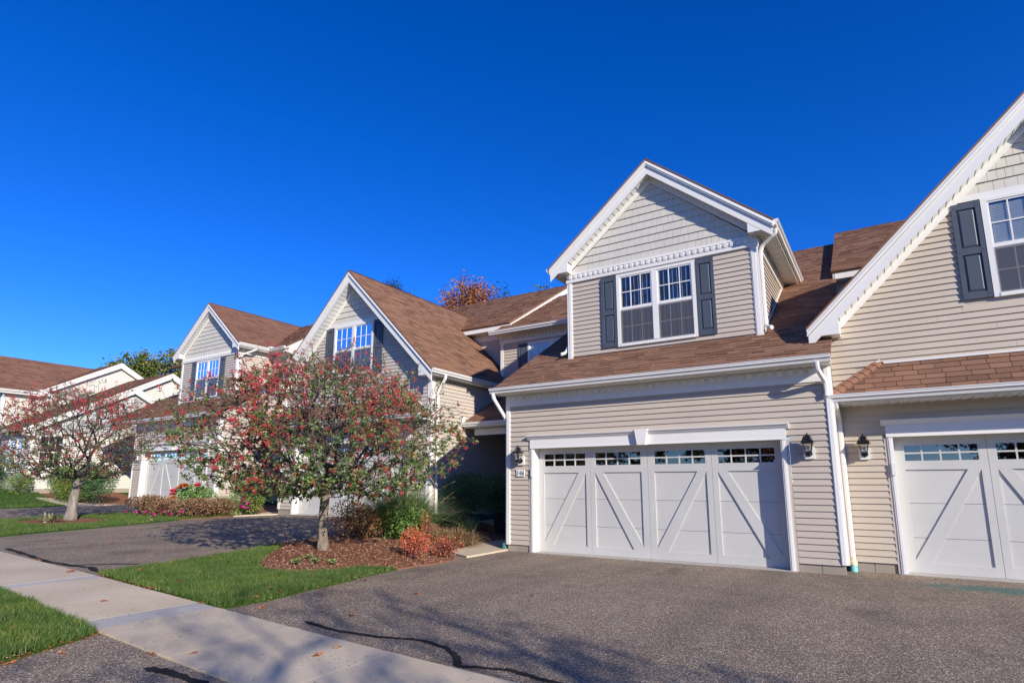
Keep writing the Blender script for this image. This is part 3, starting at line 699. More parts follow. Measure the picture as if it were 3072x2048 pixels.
            for i in range(4):
                for (c, d) in ((1.786, 1.898), (1.924, 2.036)):
                    m_ = MB(); a, b = X(wl + i * pw + .012), X(wl + (i + 1) * pw - .012); a, b = min(a, b), max(a, b)
                    m_.prism([P(a, zb + c, D - .006), P(b, zb + c, D - .006), P(b, zb + d, D - .006), P(a, zb + d, D - .006)], P.n * .003); s.part('pane', m_, 'glass_garage', gd)
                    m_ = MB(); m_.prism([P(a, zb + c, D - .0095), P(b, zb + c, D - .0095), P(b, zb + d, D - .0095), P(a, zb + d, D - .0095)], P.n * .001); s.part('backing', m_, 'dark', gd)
        # reveals and casings
        for a, sg in ((u0, -1), (u1, 1)):
            lo, hi = sorted((a + sg * .002, a + sg * .03)); s.bar(P, lo, hi, zb, top + .02, D - .03, .0, 'door_jamb')
            lo, hi = sorted((a + sg * .0, a + sg * .082)); s.bar(P, lo, hi, zb, top + .0, .001, .034, 'casing')
            lo, hi = sorted((a + sg * .022, a + sg * .060)); s.bar(P, lo, hi, zb + .002, top - .002, .0345, .042, 'casing')
            lo, hi = sorted((a + sg * .083, a + sg * .125)); s.bar(P, lo, hi, zb + .005, top, .001, .022, 'casing', 'siding_c')
        s.bar(P, u0 - .002, u1 + .002, top + .0, top + .03, D - .03, .0, 'door_jamb')
        # header with crown moulding
        hl, hr = u0 - .09, u1 + .09; z = top + .015
        s.bar(P, hl, hr, z, z + .165, .001, .045, 'header'); s.bar(P, hl, hr, z - .022, z - .0005, .001, .052, 'header_bead')
        pr = [(.001, 0), (.05, 0), (.055, .02), (.075, .03), (.085, .055), (.11, .068), (.115, .09), (.001, .09)]
        mb = MB(); mb.prism([P(hl - .06, z + .166 + b, a) for a, b in pr], P.u * (hr - hl + .12)); s.part('crown_moulding', mb, 'white')
        if keystone:
            um = (u0 + u1) / 2; mb = MB(); q = [(um - .08, z - .03), (um + .08, z - .03), (um + .128, z + .27), (um - .128, z + .27)]
            mb.prism([P(a, b, .002) for a, b in q], P.n * .135); s.part('keystone', mb, 'white')
        mb = MB(); mb.prism([P(u0 - .1, zb - .015, D - .1), P(u1 + .1, zb - .015, D - .1), P(u1 + .1, zb + .012, D - .1), P(u0 - .1, zb + .012, D - .1)], P.n * (dep + .16)); s.part('threshold', mb, 'concrete_rough')
        if sensor: s.bar(P, u0 - .06, u0 - .01, zb + 1.55, zb + 1.74, .043, .068, 'keypad', 'plate')
        return gd
    def rake(s, xc, w, ztip, slope, yf, yw, fh=.335, box=.48, boxz=.15, slats=True, sides=(-1, 1)):
        """gable rake boards on plane y=yf in front of wall yw; w half width to tip, ztip top of tip"""
        pk = ztip + slope * w
        for sg in sides:
            X = lambda t: xc + sg * t
            def pr(pts, y0, y1, name, mat='white', parent=None):
                m_ = MB(); q = [Vector((X(a), y0, b)) for a, b in pts]
                if sg > 0: q = q[::-1]
                m_.prism(q, (0, y1 - y0, 0)); return s.part(name, m_, mat, parent)
            up = fh * .36
            tt = w - .0
            r_ = pr([(0, pk - .02), (tt, ztip - .02), (tt, ztip - .02 - min(up, boxz * .8)), (0, pk - .02 - up)], yf - .03, yf + .02, 'rake_board')
            pr([(0, pk - .02 - up * .45), (tt - .01, ztip - .02 - up * .4), (tt - .01, ztip - .03 - up * .55), (0, pk - .03 - up * .6)], yf - .042, yf - .0305, 'rake_trim')
            t1 = w - .05
            pr([(0, pk - .021 - up), (t1, ztip + .05 * slope - .021 - up), (t1, ztip - boxz), (w - box, ztip - boxz) if False else (t1 - .001, ztip - boxz), (max(0.01, t1 - (fh - up - boxz) / slope * 0 - 0.02), ztip - boxz), (0, pk - fh)] if False else
               [(0, pk - .021 - up), (w - .02, ztip + .02 * slope - .021 - up), (w - .02, min(ztip - boxz, ztip + .02 * slope - fh)), (0, pk - fh)], yf, yf + .025, 'rake_board')
            # boxed return at the eave
            zl = lambda t: pk - slope * t - fh
            pr([(w - box, ztip - boxz), (w - .021, ztip - boxz), (w - .021, ztip - boxz + .001 + max(0, zl(w - .021) - ztip + boxz)), (w - box, zl(w - box))], yf + .004, yw - .002, 'eave_return')
            # slatted underside
            ln = math.hypot(1, slope); n = Vector((sg * slope / ln * -1, 0, -1 / ln)) * 1.0
            n = Vector((-sg * slope, 0, -1)).normalized()
            a = Vector((X(w - box + .0), yf + .026, pk - slope * (w - box) - fh + .03)); b = Vector((X(.0), yf + .026, pk - fh + .03))
            if slats: s.soffit_slats(a, b, (0, yw - yf - .026, 0), n, .15, gap=.008)
            # trim board on the wall under the soffit
            pr([(0, pk - fh + .03), (w - box + .001, pk - slope * (w - box) - fh + .03), (w - box + .001, pk - slope * (w - box) - fh - .12), (0, pk - fh - .12)], yw - .034, yw - .001, 'rake_frieze')
def lantern(loc, label, group='wall lanterns by the garage doors'):
    """loc: centre of the wall plate on the facade (facade faces -y)"""
    r_ = empty('wall_lantern', loc); tag(r_, label, 'lantern', group)
    m = MB(); m.prism([(-.072, 0, -.1), (.072, 0, -.1), (.085, 0, -.085), (.085, 0, .085), (.072, 0, .1), (-.072, 0, .1), (-.085, 0, .085), (-.085, 0, -.085)][::-1], (0, -.035, 0)); m.build('back_plate', 'plate', r_)
    m = MB(); m.tube([(0, -.035, -.01), (0, -.05, -.01)], .052, 14); m.tube([(0, -.05, -.01), (0, -.085, -.045), (0, -.13, -.05), (0, -.145, -.025)], [.014, .013, .012, .014], 8); m.sphere((0, -.1, -.05), .022); m.build('arm', 'black_metal', r_)
    c = (0, -.15)
    m = MB(); m.frustum(c, .06, .085, -.03, 0.0); m.frustum(c, .035, .06, -.045, -.03); m.build('base', 'black_metal', r_)
    m = MB()
    for sx in (-1, 1):
        for sy in (-1, 1): m.tube([(c[0] + sx * .038, c[1] + sy * .038, 0), (c[0] + sx * .068, c[1] + sy * .068, .155)], .0065, 5)
    for z_, w_ in ((.0, .041), (.152, .07)):
        for a, b in (((-1, -1), (1, -1)), ((1, -1), (1, 1)), ((1, 1), (-1, 1)), ((-1, 1), (-1, -1))): m.tube([(a[0] * w_, c[1] + a[1] * w_, z_), (b[0] * w_, c[1] + b[1] * w_, z_)], .006, 5)
    m.build('cage', 'black_metal', r_)
    m = MB(); m.frustum(c, .07, .128, .004, .15); m.build('glass', 'glass_lamp', r_)
    m = MB(); m.tube([(0, c[1], .0), (0, c[1], .05)], .011, 8); m.sphere((0, c[1], .075), .03); m.build('bulb', 'plate', r_)
    m = MB(); m.frustum(c, .21, .17, .155, .175); m.frustum(c, .168, .11, .1755, .215); m.frustum(c, .108, .085, .2155, .265); m.frustum(c, .10, .06, .2655, .28); m.tube([(0, c[1], .28), (0, c[1], .30), (0, c[1], .325)], [.012, .016, .004], 8)
    for sx in (-1, 1):
        for k in (-.03, .0, .03): m.tube([(k, c[1] + sx * .052, .262), (k * 1.5, c[1] + sx * .085, .18)], .004, 4); m.tube([(sx * .052, c[1] + k, .262), (sx * .085, c[1] + k * 1.5, .18)], .004, 4)
    m.build('roof_cap', 'black_metal', r_)
    return r_

# ------------------------------------------------------------------ garage-wing house (two variants)
Y0 = 10.894; YD = 12.0; CX = -3.915
rz = lambda y: 3.46 + .567 * (y - 10.55)
def house_a(H, siding, main=True):
    Pf = Plane((0, Y0, 0), (1, 0, 0), (0, -1, 0))
    # front wall with the garage
    H.wall(Pf, [(-7.0, .14), (-.70, .14), (-.70, 3.36), (-7.0, 3.36)], siding, [(-6.50, -1.36, -1, 2.20)], z0=.14)
    if True:
        gw = H.root.children[-1]
    H.bar(Pf, -7.075, -6.97, .135, 3.36, .0, .03, 'corner_post'); H.bar(Pf, -7.06, -6.985, .137, 3.35, .0305, .038, 'corner_post')
    H.bar(Pf, -.755, -.668, .15, 3.36, .0, .03, 'corner_post'); H.bar(Pf, -.74, -.685, .152, 3.35, .0305, .038, 'corner_post')
    Pl = Plane((-7.075, 0, 0), (0, -1, 0), (-1, 0, 0)); H.wall(Pl, [(-16.2, .14), (-Y0 - .1, .14), (-Y0 - .1, rz(Y0) - .12), (-16.2, rz(16.2) - .12)], siding, vis=.05, z0=.14)
    H.bar(Pl, -Y0 - .10, -Y0 + .0, .135, 3.36, .0, .03, 'corner_post')
    Pr = Plane((-.668, 0, 0), (0, 1, 0), (1, 0, 0)); H.wall(Pr, [(Y0 + .1, .14), (16.2, .14), (16.2, rz(16.2) - .12), (Y0 + .1, rz(Y0) - .12)], siding, siding=not main, vis=.05, z0=.14)
    H.bar(Pr, Y0 + .0, Y0 + .10, .15, 3.36, .0, .03, 'corner_post')
    # foundation blocks
    for a, b in ((-7.04, -6.50), (-1.36, -.70)):
        mid = (a + b) / 2
        for p, q in ((a, mid - .004), (mid + .004, b)): H.bar(Pf, p, q, -.12, .132, -.1, -.004, 'foundation_block', 'concrete_block')
    H.garage_door(Pf, -6.368, -1.49, 0.0, 2.163, .2, sensor=1)
    # frieze, soffit, gutter
    fz = H.bar(Pf, -6.97, -.76, 3.10, 3.36, .001, .03, 'frieze'); H.bar(Pf, -6.968, -.762, 3.10, 3.20, .0305, .04, 'frieze')
    H.dentils(Plane((0, Y0 + .0, 0), (1, 0, 0), (0, -1, 0)), -6.95, -.8, 3.235, 3.33, .165, fz)
    H.soffit_slats((-7.22, 10.56, 3.362), (-.62, 10.56, 3.362), (0, Y0 - 10.56, 0), (0, 0, -1), .15)
    mb = MB(); mb.box((-7.22, 10.535, 3.36), (-.61, 10.56, 3.455)); H.part('fascia', mb, 'white')
    H.gutter((-7.255, 10.534, 3.478), (-.60, 10.534, 3.478), (0, -1, 0))
    for x in (-6.55, -2.35):
        mb = MB(); mb.tube([(x, 10.74, 3.335), (x, 10.74, 3.352)], .055, 10); H.part('soffit_vent', mb, 'soffit')
    # main roof
    s_ = math.hypot(1, .567); V = (0, 1, .567)
    if main:
        H.roof((-7.25, 10.50, rz(10.50) + .012), (1, 0, 0), V, [(0, 0), (6.65, 0), (6.65, 9.5 * s_), (0, 9.5 * s_)])
        H.roof((-10.9, 15.76, rz(15.76) + .012), (1, 0, 0), V, [(0, 0), (3.648, 0), (3.648, 4.24 * s_), (0, 4.24 * s_)])
        H.roof((-10.9, 20.0, rz(20.0) + .012), (1, 0, 0), (0, 1, -.567), [(0, 0), (10.3, 0), (10.3, 8 * s_), (0, 8 * s_)], tabs=False, vis=.01)
    else:
        H.roof((-7.25, 10.50, rz(10.50) + .012), (1, 0, 0), V, [(0, 0), (9.3, 0), (9.3, 3.2 * s_), (0, 3.2 * s_)], 'shingle_far')
    # dormer ------------------------------------------------------
    Pd = Plane((0, YD, 0), (1, 0, 0), (0, -1, 0)); xl, xr = -6.03, -1.80
    H.wall(Pd, [(xl + .09, 4.27), (xr - .11, 4.27), (xr - .11, 6.12), (xl + .09, 6.12)], siding, [(-5.18, -2.65, 4.40, 6.15)], z0=4.33)
    for a, b in ((xl, xl + .1), (xr - .115, xr)): H.bar(Pd, a, b, 4.25, 6.12, -.1, .03, 'corner_post'); H.bar(Pd, a + .02, b - .02, 4.252, 6.118, .0305, .038, 'corner_post')
    H.window(Pd, -4.80, -3.03, 4.415, 6.095, 'vertical' if main else 'horizontal', 5.265)
    H.shutter(Pd, -5.18, -4.81, 4.43, 6.08); H.shutter(Pd, -3.02, -2.65, 4.43, 6.08)
    fz = H.bar(Pd, xl - .02, xr + .02, 6.12, 6.36, -.1, .03, 'frieze'); H.bar(Pd, xl - .045, xr + .045, 6.13, 6.20, .0305, .05, 'frieze'); H.bar(Pd, xl - .05, xr + .05, 6.315, 6.36, .0305, .05, 'frieze')
    H.dentils(Pd, xl, xr, 6.215, 6.30, .128, fz)
    H.bar(Pd, xl - .02, xr + .06, 4.235, 4.268, .0, .05, 'flashing')
    H.shakes(Pd, [(xl + .03, 6.362), (xr - .03, 6.362), (CX, 6.362 + .832 * (xr - xl) / 2)], 6.362)
    H.rake(CX, 2.50, 6.50, .832, 11.75, YD)
    for sx, x in ((1, xr), (-1, xl)):
        Ps = Plane((x, 0, 0), (0, sx, 0), (sx, 0, 0)); pts = [(YD + .1, rz(YD + .1) + .03), (15.35, 6.18), (YD + .1, 6.18)]
        pts = [(sx * a, b) for a, b in pts]; pts = pts if sx > 0 else pts[::-1]
        H.wall(Ps, pts, siding, vis=1.0 if sx > 0 or not main else .05, z0=4.33)
        lo, hi = sorted((sx * (YD - .03), sx * (YD + .10))); H.bar(Ps, lo, hi, 4.25, 6.12, .0, .03, 'corner_post')
        lo, hi = sorted((sx * (YD - .028), sx * 15.6)); fz2 = H.bar(Ps, lo, hi, 6.12, 6.34, .002, .03, 'frieze'); H.bar(Ps, lo, hi, 6.13, 6.19, .0305, .045, 'frieze')
        H.dentils(Ps, lo, hi, 6.215, 6.30, .128, fz2, .6)
        e = CX + sx * 2.46
        a = Vector((x + sx * .0, YD - .23, 6.345)); H.soffit_slats((min(x, e), YD - .22, 6.345), (min(x, e), 15.75, 6.345), (abs(e - x), 0, 0), (0, 0, -1), .11, vis=.7)
        mb = MB(); mb.box((min(e, e + sx * .02), YD - .22, 6.345), (max(e, e + sx * .02), 15.7, 6.50)); H.part('fascia', mb, 'white')
        H.gutter((e + sx * .021, YD - .26, 6.51), (e + sx * .021, 15.86, 6.51), (sx, 0, 0))
        # dormer roof slope
        sl_ = math.hypot(1, .832); o = (CX + sx * 2.52, 11.71, 6.50 + .01); 
        H.roof(o, (0, 1, 0), (-sx, 0, .832), [(0, 0), (4.35, 0), (7.9, 2.52 * sl_), (0, 2.52 * sl_)], 'shingle' if main else 'shingle_far', tabs=(not main and sx < 0), vis=.5, thick=.028)
    mb = MB(); mb.tube([(CX, 11.76, 8.612), (CX, 19.5, 8.612)], .03, 6, True, 1.6, .5); H.part('ridge_cap', mb, 'shingle')
    # raking flashing where the dormer side meets the roof
    mb = MB(); mb.prism([(xr + .035, YD + .05, rz(YD + .05) + .02), (xr + .035, 15.4, rz(15.4) + .02), (xr + .035, 15.4, rz(15.4) + .075), (xr + .035, YD + .05, rz(YD + .05) + .075)], (-.03, 0, 0)); H.part('flashing', mb, 'white')
    if main:
        # downspout at the dormer corner, with elbow onto the roof
        H.spout([(-1.41, 11.93, 6.42), (-1.41, 11.95, 6.30), (-1.70, 12.04, 6.12), (-1.735, 12.05, 5.95), (-1.735, 12.05, 4.46), (-1.62, 11.93, 4.40)])
        H.spout([(-6.10, 12.05, 4.6), (-6.14, 12.02, 4.45), (-6.22, 11.9, 4.40)], w=.06)
        # gutter downspouts of the garage roof
        H.spout([(-.80, 10.475, 3.37), (-.80, 10.50, 3.24), (-.735, 10.80, 3.10), (-.725, 10.835, 2.98), (-.725, 10.835, 2.84)])
        H.spout([(-7.17, 10.475, 3.37), (-7.17, 10.50, 3.26), (-7.14, 10.93, 2.86), (-7.125, 11.0, 2.75), (-7.125, 11.0, .12)])
        mb = MB(); mb.tube([(-7.15, 10.92, .16), (-7.15, 10.92, -.02)], .05, 10); H.part('drain_pipe', mb, 'pipe_green')
        # entry wing behind, left of the garage -----------------------
        Pg = Plane((0, 16.25, 0), (1, 0, 0), (0, -1, 0))
        H.wall(Pg, [(-10.76, .3), (-7.1, .3), (-7.1, 6.14), (-10.76, 6.14)], siding, [(-10.08, -7.55, 4.30, 6.1)], z0=.3, vis=.6)
        H.bar(Pg, -10.80, -10.68, 3.0, 6.14, -.1, .03, 'corner_post')
        fz = H.bar(Pg, -10.82, -7.1, 6.12, 6.40, -.1, .03, 'frieze'); H.bar(Pg, -10.83, -7.1, 6.12, 6.20, .0305, .045, 'frieze'); H.dentils(Pg, -10.8, -7.2, 6.22, 6.31, .13, fz, .6)
        H.window(Pg, -9.70, -7.93, 4.33, 6.05, 'curtain'); H.shutter(Pg, -10.08, -9.71, 4.35, 6.03)
        H.soffit_slats((-10.9, 15.80, 6.405), (-7.2, 15.80, 6.405), (0, .45, 0), (0, 0, -1), .15, vis=.5)
        mb = MB(); mb.box((-10.9, 15.785, 6.40), (-7.2, 15.80, 6.46)); H.part('fascia', mb, 'white')
        H.gutter((-10.95, 15.784, 6.47), (-7.0, 15.784, 6.47), (0, -1, 0))
        # porch roof between the two houses
        pv = (0, 1, .52); ps = math.hypot(1, .52)
        H.roof((-10.5, 13.80, 3.20), (1, 0, 0), pv, [(0, 0), (3.40, 0), (3.40, 2.42 * ps), (0, 2.42 * ps)], vis=.6, name='porch_roof')
        H.gutter((-10.56, 13.83, 3.19), (-7.1, 13.83, 3.19), (0, -1, 0)); mb = MB(); mb.box((-10.5, 13.83, 3.05), (-7.1, 13.85, 3.19)); H.part('fascia', mb, 'white')
        mb = MB(); mb.box((-10.36, 14.16, 2.84), (-7.1, 14.34, 3.03)); H.part('porch_beam', mb, 'white')
        mb = MB(); mb.box((-10.5, 13.86, 3.04), (-7.1, 16.2, 3.07)); H.part('porch_ceiling', mb, 'soffit')
        mb = MB(); mb.box((-10.46, 14.6, 0.0), (-7.1, 16.2, .32)); H.part('porch_step', mb, 'concrete')
        mb = MB(); mb.prism([(-10.52, 13.72, 3.2), (-10.52, 13.86, 3.2), (-10.52, 13.86, 3.38), (-10.52, 13.76, 3.36)], (.03, 0, 0)); H.part('flashing', mb, 'white')
        # dark entrance door on the back wall
        P2 = Plane((0, 16.23, .32), (1, 0, 0), (0, -1, 0)); H.bar(P2, -9.3, -8.3, 0, 2.1, .0, .03, 'entry_door', 'white')
    else:
        # raised block beside and behind the dormer
        Pg = Plane((0, 13.6, 0), (1, 0, 0), (0, -1, 0))
        H.wall(Pg, [(-7.22, .3), (-6.0, .3), (-6.0, 6.25), (-7.22, 6.25)], siding, z0=.3)
        Pq = Plane((-7.22, 0, 0), (0, -1, 0), (-1, 0, 0)); H.wall(Pq, [(-19.0, 3), (-13.6, 3), (-13.6, 6.25), (-16.6, 8.3), (-19, 6.7)], siding, z0=3.0)
        fz = H.bar(Pg, -7.25, -6.4, 6.2, 6.42, .002, .03, 'frieze'); H.dentils(Pg, -7.25, -6.4, 6.28, 6.38, .128, fz)
        sb = math.hypot(1, .62)
        H.roof((-7.5, 13.16, 6.50), (1, 0, 0), (0, 1, .62), [(0, 0), (9.4, 0), (9.4, 3.4 * sb), (0, 3.4 * sb)], 'shingle_far', vis=.6)
        H.roof((-7.5, 16.56, 6.50 + 3.4 * .62), (1, 0, 0), (0, 1, -.62), [(0, 0), (9.4, 0), (9.4, 3.4 * sb), (0, 3.4 * sb)], 'shingle_far', tabs=False)
        H.gutter((-7.5, 13.18, 6.50), (-6.4, 13.18, 6.50), (0, -1, 0)); mb = MB(); mb.box((-7.45, 13.18, 6.38), (-6.4, 13.6, 6.42)); H.part('soffit', mb, 'soffit')
        mb = MB(); mb.prism([(-7.49, 13.2, 6.46), (-7.49, 16.5, 6.46 + 3.3 * .62), (-7.49, 16.5, 6.16 + 3.3 * .62), (-7.49, 13.75, 6.20), (-7.49, 13.2, 6.28)], (.27, 0, 0)); H.part('rake_board', mb, 'white')
        H.spout([(-6.40, 12.6, 6.4), (-6.38, 12.45, 6.28), (-6.12, 12.12, 6.1), (-6.10, 12.08, 5.9), (-6.10, 12.08, 4.5)])
        mb = MB(); mb.box((-6.6, 15.35 - 2.3, 6.49), (-6.45, 15.35 - 2.05, 6.57)); H.part('gutter_guard', mb, 'gutter')
        # side porch at the far end
        Pp = Plane((0, 14.2, 0), (1, 0, 0), (0, -1, 0)); H.wall(Pp, [(-.66, .2), (1.9, .2), (1.9, 4.2), (-.66, 4.2)], siding, z0=.2)
        H.gutter((-.6, 10.534, 3.478), (2.05, 10.534, 3.478), (0, -1, 0)); mb = MB(); mb.box((-.6, 10.535, 3.26), (2.0, 10.7, 3.455)); H.part('porch_beam', mb, 'white')

# ------------------------------------------------------------------ gable-front house
YR = 11.5; CB = 2.57
def house_b(H, siding, right_side=False):
    Pf = Plane((0, YR, 0), (1, 0, 0), (0, -1, 0)); xl, xr = -.66, 5.80
    zt = lambda x: 3.98 + (3.24 - abs(x - CB)) * 1.0
    wz = 5.953
    hw = lambda z: 3.24 - (z - 3.98)
    H.wall(Pf, [(xl, .155), (xr, .155), (xr, 3.98), (CB + hw(wz), wz), (CB - hw(wz), wz), (xl, 3.98)], siding, [(.0, 5.14, -1, 2.20), (1.30, 3.84, 4.28, 5.96), (-.3, 5.45, 2.70, 3.36)], z0=.155)
    H.shakes(Pf, [(CB - hw(6.054), 6.056), (CB + hw(6.054), 6.056), (CB, 7.20)], 6.056)
    H.bar(Pf, CB - hw(wz) + .05, CB + hw(wz) - .05, wz, 6.054, .0, .035, 'frieze')
    H.window(Pf, 1.684, 3.456, 4.295, 5.946, 'horizontal' if not right_side else 'curtain', 5.12)
    H.shutter(Pf, 1.30, 1.675, 4.31, 5.93); H.shutter(Pf, 3.465, 3.84, 4.31, 5.93)
    H.garage_door(Pf, .125, 5.005, 0.0, 2.18, .2, keystone=True, sensor=1)
    for a, b in ((xl + .02, .0), (5.14, xr - .02)):
        mid = (a + b) / 2
        for p, q in ((a, mid - .004), (mid + .004, b)): H.bar(Pf, p, q, -.12, .148, -.1, -.004, 'foundation_block', 'concrete_block')
    H.rake(CB, 3.53, 4.09, 1.0, 11.15, YR, fh=.375, box=.50, boxz=.15)
    # corner posts
    if right_side:
        H.bar(Pf, xr - .11, xr, .15, 3.98, .0, .03, 'corner_post'); H.bar(Pf, xl, xl + .11, .15, 3.98, .0, .03, 'corner_post')
    # side walls
    Ps = Plane((xr, 0, 0), (0, 1, 0), (1, 0, 0)); H.wall(Ps, [(YR + .1, .155), (15.85, .155), (15.85, 3.95), (YR + .1, 3.95)], siding, z0=.155, vis=1.0 if right_side else .02, siding=right_side)
    if right_side: H.bar(Ps, YR - .03, YR + .10, .15, 3.95, .0, .03, 'corner_post')
    Pl = Plane((xl, 0, 0), (0, -1, 0), (-1, 0, 0)); H.wall(Pl, [(-15.85, .155), (-YR - .1, .155), (-YR - .1, 3.95), (-15.85, 3.95)], siding, siding=False)
    # gable roof slopes
    r2 = math.sqrt(2)
    for sx in (1, -1):
        o = (CB + sx * 3.54, 11.11, 4.09); poly = [(0, 0), (4.85, 0), (4.85, (6.55 - 4.09) * r2), (6.5, 3.54 * r2), (0, 3.54 * r2)]
        H.roof(o, (0, 1, 0), (-sx, 0, 1), poly, tabs=(right_side and sx > 0), thick=.028, cells=[[(0, 0), (4.85, 0), (4.85, 3.54 * r2), (0, 3.54 * r2)], [(4.85, (6.55 - 4.09) * r2), (6.5, 3.54 * r2), (4.85, 3.54 * r2)]])
        e = CB + sx * 3.49
        mb = MB(); mb.box((min(e, e + sx * .02), 11.2, 3.95), (max(e, e + sx * .02), 15.9, 4.09)); H.part('fascia', mb, 'white')
        if sx > 0: H.gutter((e + sx * .021, 11.12, 4.10), (e + sx * .021, 15.9, 4.10), (sx, 0, 0)); H.soffit_slats((xr, 11.2, 3.955), (xr, 15.9, 3.955), (e - xr, 0, 0), (0, 0, -1), .11, vis=.6)
    mb = MB(); mb.tube([(CB, 11.14, 7.632), (CB, 17.6, 7.632)], .035, 6, True, 1.6, .5); H.part('ridge_cap', mb, 'shingle')
    if right_side: H.spout([(6.12, 11.72, 4.0), (6.12, 11.72, 3.9), (5.92, 11.72, 3.62), (5.865, 11.72, 3.5), (5.865, 11.72, .2)])
    # pent roof above the garage door
    ev = 10.95; ez = 2.862; s_ = math.hypot(.55, .57); V = Vector((0, .55, .57)); hx = .75
    H.roof((xl, ev - .02, ez - .02), (1, 0, 0), V, [(0, 0), (xr - xl, 0), (xr - xl - hx, s_ + .02), (hx, s_ + .02)], name='pent_roof', expo=.132, wid=(.25, .33), joint=.004)
    for sx, x in ((-1, xl), (1, xr)):
        mb = MB(); mb.prism([(x, ev, ez), (x - sx * hx, YR, 3.43), (x - sx * .0, YR, ez)], (-sx * .0, 0, -.04)); H.part('pent_roof', mb, 'shingle')
        # hip cap shingles
        a = Vector((x, ev - .02, ez - .01)); b = Vector((x - sx * hx, YR, 3.43)); d = (b - a); L_ = d.length; d.normalize(); nn = Vector((-sx * .3, -.62, .72)).normalized(); sd = d.cross(nn).normalized()
        for k in range(8):
            t = L_ * k / 8; c0 = a + d * t; c1 = a + d * (t + L_ / 8 + .03); wv = .085
            v = [c0 - sd * wv + nn * .018, c0 + nn * .036, c0 + sd * wv + nn * .018, c1 - sd * wv + nn * .006, c1 + nn * .022, c1 + sd * wv + nn * .006, c0 - sd * wv + nn * .004, c0 + nn * .02, c0 + sd * wv + nn * .004]
            H.piece('hip_shingle', v, [(0, 1, 4, 3), (1, 2, 5, 4), (0, 6, 7, 1), (1, 7, 8, 2), (0, 3, 6), (2, 8, 5)], 'hip_cap', None)
        # raking trim along the wall beside the hip
        mb = MB(); mb.prism([(x - sx * -.02, YR - .03, ez + .04), (x - sx * (hx - .02), YR - .03, 3.45), (x - sx * (hx - .02), YR - .03, 3.49), (x + sx * .02, YR - .03, ez + .08)], (0, .028, 0)); H.part('flashing', mb, 'white')
    H.bar(Pf, xl + hx + .03, xr - hx - .03, 3.40, 3.435, .0, .06, 'flashing')
    mb = MB(); mb.box((xl - .02, 10.955, 2.72), (xr + .02, 10.975, 2.85)); H.part('fascia', mb, 'white')
    H.soffit_slats((xl - .02, 10.975, 2.722), (xr + .02, 10.975, 2.722), (0, YR - 10.975, 0), (0, 0, -1), .135)
    H.gutter((xl - .12, 10.954, 2.86), (xr + .12, 10.954, 2.86), (0, -1, 0))
    if not right_side:
        H.spout([(-.62, 10.92, 2.76), (-.62, 10.98, 2.68), (-.62, 11.38, 2.50), (-.62, 11.43, 2.38), (-.62, 11.43, .12)])
        mb = MB(); mb.tube([(-.62, 11.43, .24), (-.62, 11.43, .165), (-.62, 11.43, .16), (-.62, 11.43, .105)], [.045, .045, .062, .062], 12); H.part('pipe_adapter', mb, 'cap_cream')
        mb = MB(); mb.tube([(-.62, 11.43, .105), (-.62, 11.43, -.06)], .056, 14); H.part('drain_pipe', mb, 'cap_teal')
    # rear block
    Pb = Plane((0, 15.95, 0), (1, 0, 0), (0, -1, 0)); H.wall(Pb, [(xl, .2), (xr - .02, .2), (xr - .02, 6.3), (xl, 6.3)], siding, z0=3.4 if right_side else .2, vis=.6, siding=right_side)
    fz = H.bar(Pb, xl, xr, 6.05, 6.30, .002, .03, 'frieze'); H.dentils(Pb, xr - 2.4, xr - .05, 6.13, 6.22, .13, fz, .4)
    sb = math.hypot(1, .58)
    H.roof((xl - .03, 15.46, 6.46), (1, 0, 0), (0, 1, .58), [(0, 0), (xr - xl + .1, 0), (xr - xl + .1, 4.8 * sb), (0, 4.8 * sb)], vis=.7)
    H.roof((xl - .03, 20.26, 6.46 + 4.8 * .58), (1, 0, 0), (0, 1, -.58), [(0, 0), (xr - xl + .1, 0), (xr - xl + .1, 8 * sb), (0, 8 * sb)], tabs=False)
    mb = MB(); mb.box((xl + .02, 15.50, 6.27), (xr + .02, 15.53, 6.44)); H.part('fascia', mb, 'white'); mb = MB(); mb.box((xl + .02, 15.53, 6.28), (xr, 15.95, 6.30)); H.part('soffit', mb, 'soffit')
    for x in (xl + .0, xr + .02):
        mb = MB(); mb.prism([(x, 15.50, 6.42), (x, 20.2, 6.42 + 4.7 * .58), (x, 20.2, 6.21 + 4.7 * .58), (x, 15.6, 6.27), (x, 15.5, 6.27)], (.035, 0, 0)); H.part('rake_board', mb, 'white')
    Pq = Plane((xr - .02, 0, 0), (0, 1, 0), (1, 0, 0)); H.wall(Pq, [(15.95, 4), (21.5, 4), (21.5, 8.4), (20.2, 9.0), (15.95, 6.55)], siding, z0=4.0, siding=right_side, vis=.3)

HA = House('townhouse', (-3.9, Y0, 0), (-3.9, Y0, 0)); house_a(HA, 'siding_a', True); HA.flush()
tag(HA.root, 'beige sided townhouse with two-window gable dormer above the full white garage door', 'house', 'attached townhouses in the row')
HB = House('townhouse', (CB, YR, 0), (CB, YR, 0)); house_b(HB, 'siding_b'); HB.flush()
tag(HB.root, 'steep-gabled cream townhouse cut off by the right edge of the picture', 'house', 'attached townhouses in the row')
HC = House('townhouse', (CB, YR, 0), (CB - 16.38, YR + .9, .44)); house_b(HC, 'siding_c', True); HC.flush()
tag(HC.root, 'steep-gabled townhouse with blue-grey shutters rising behind the big berry tree', 'house', 'attached townhouses in the row')
HD = House('townhouse', (-3.9, Y0, 0), (-24.4, Y0 + 1.8, .60), -1); house_a(HD, 'siding_c', False); HD.flush()
tag(HD.root, 'townhouse with small dormer and white garage between the two crabapple trees', 'house', 'attached townhouses in the row')

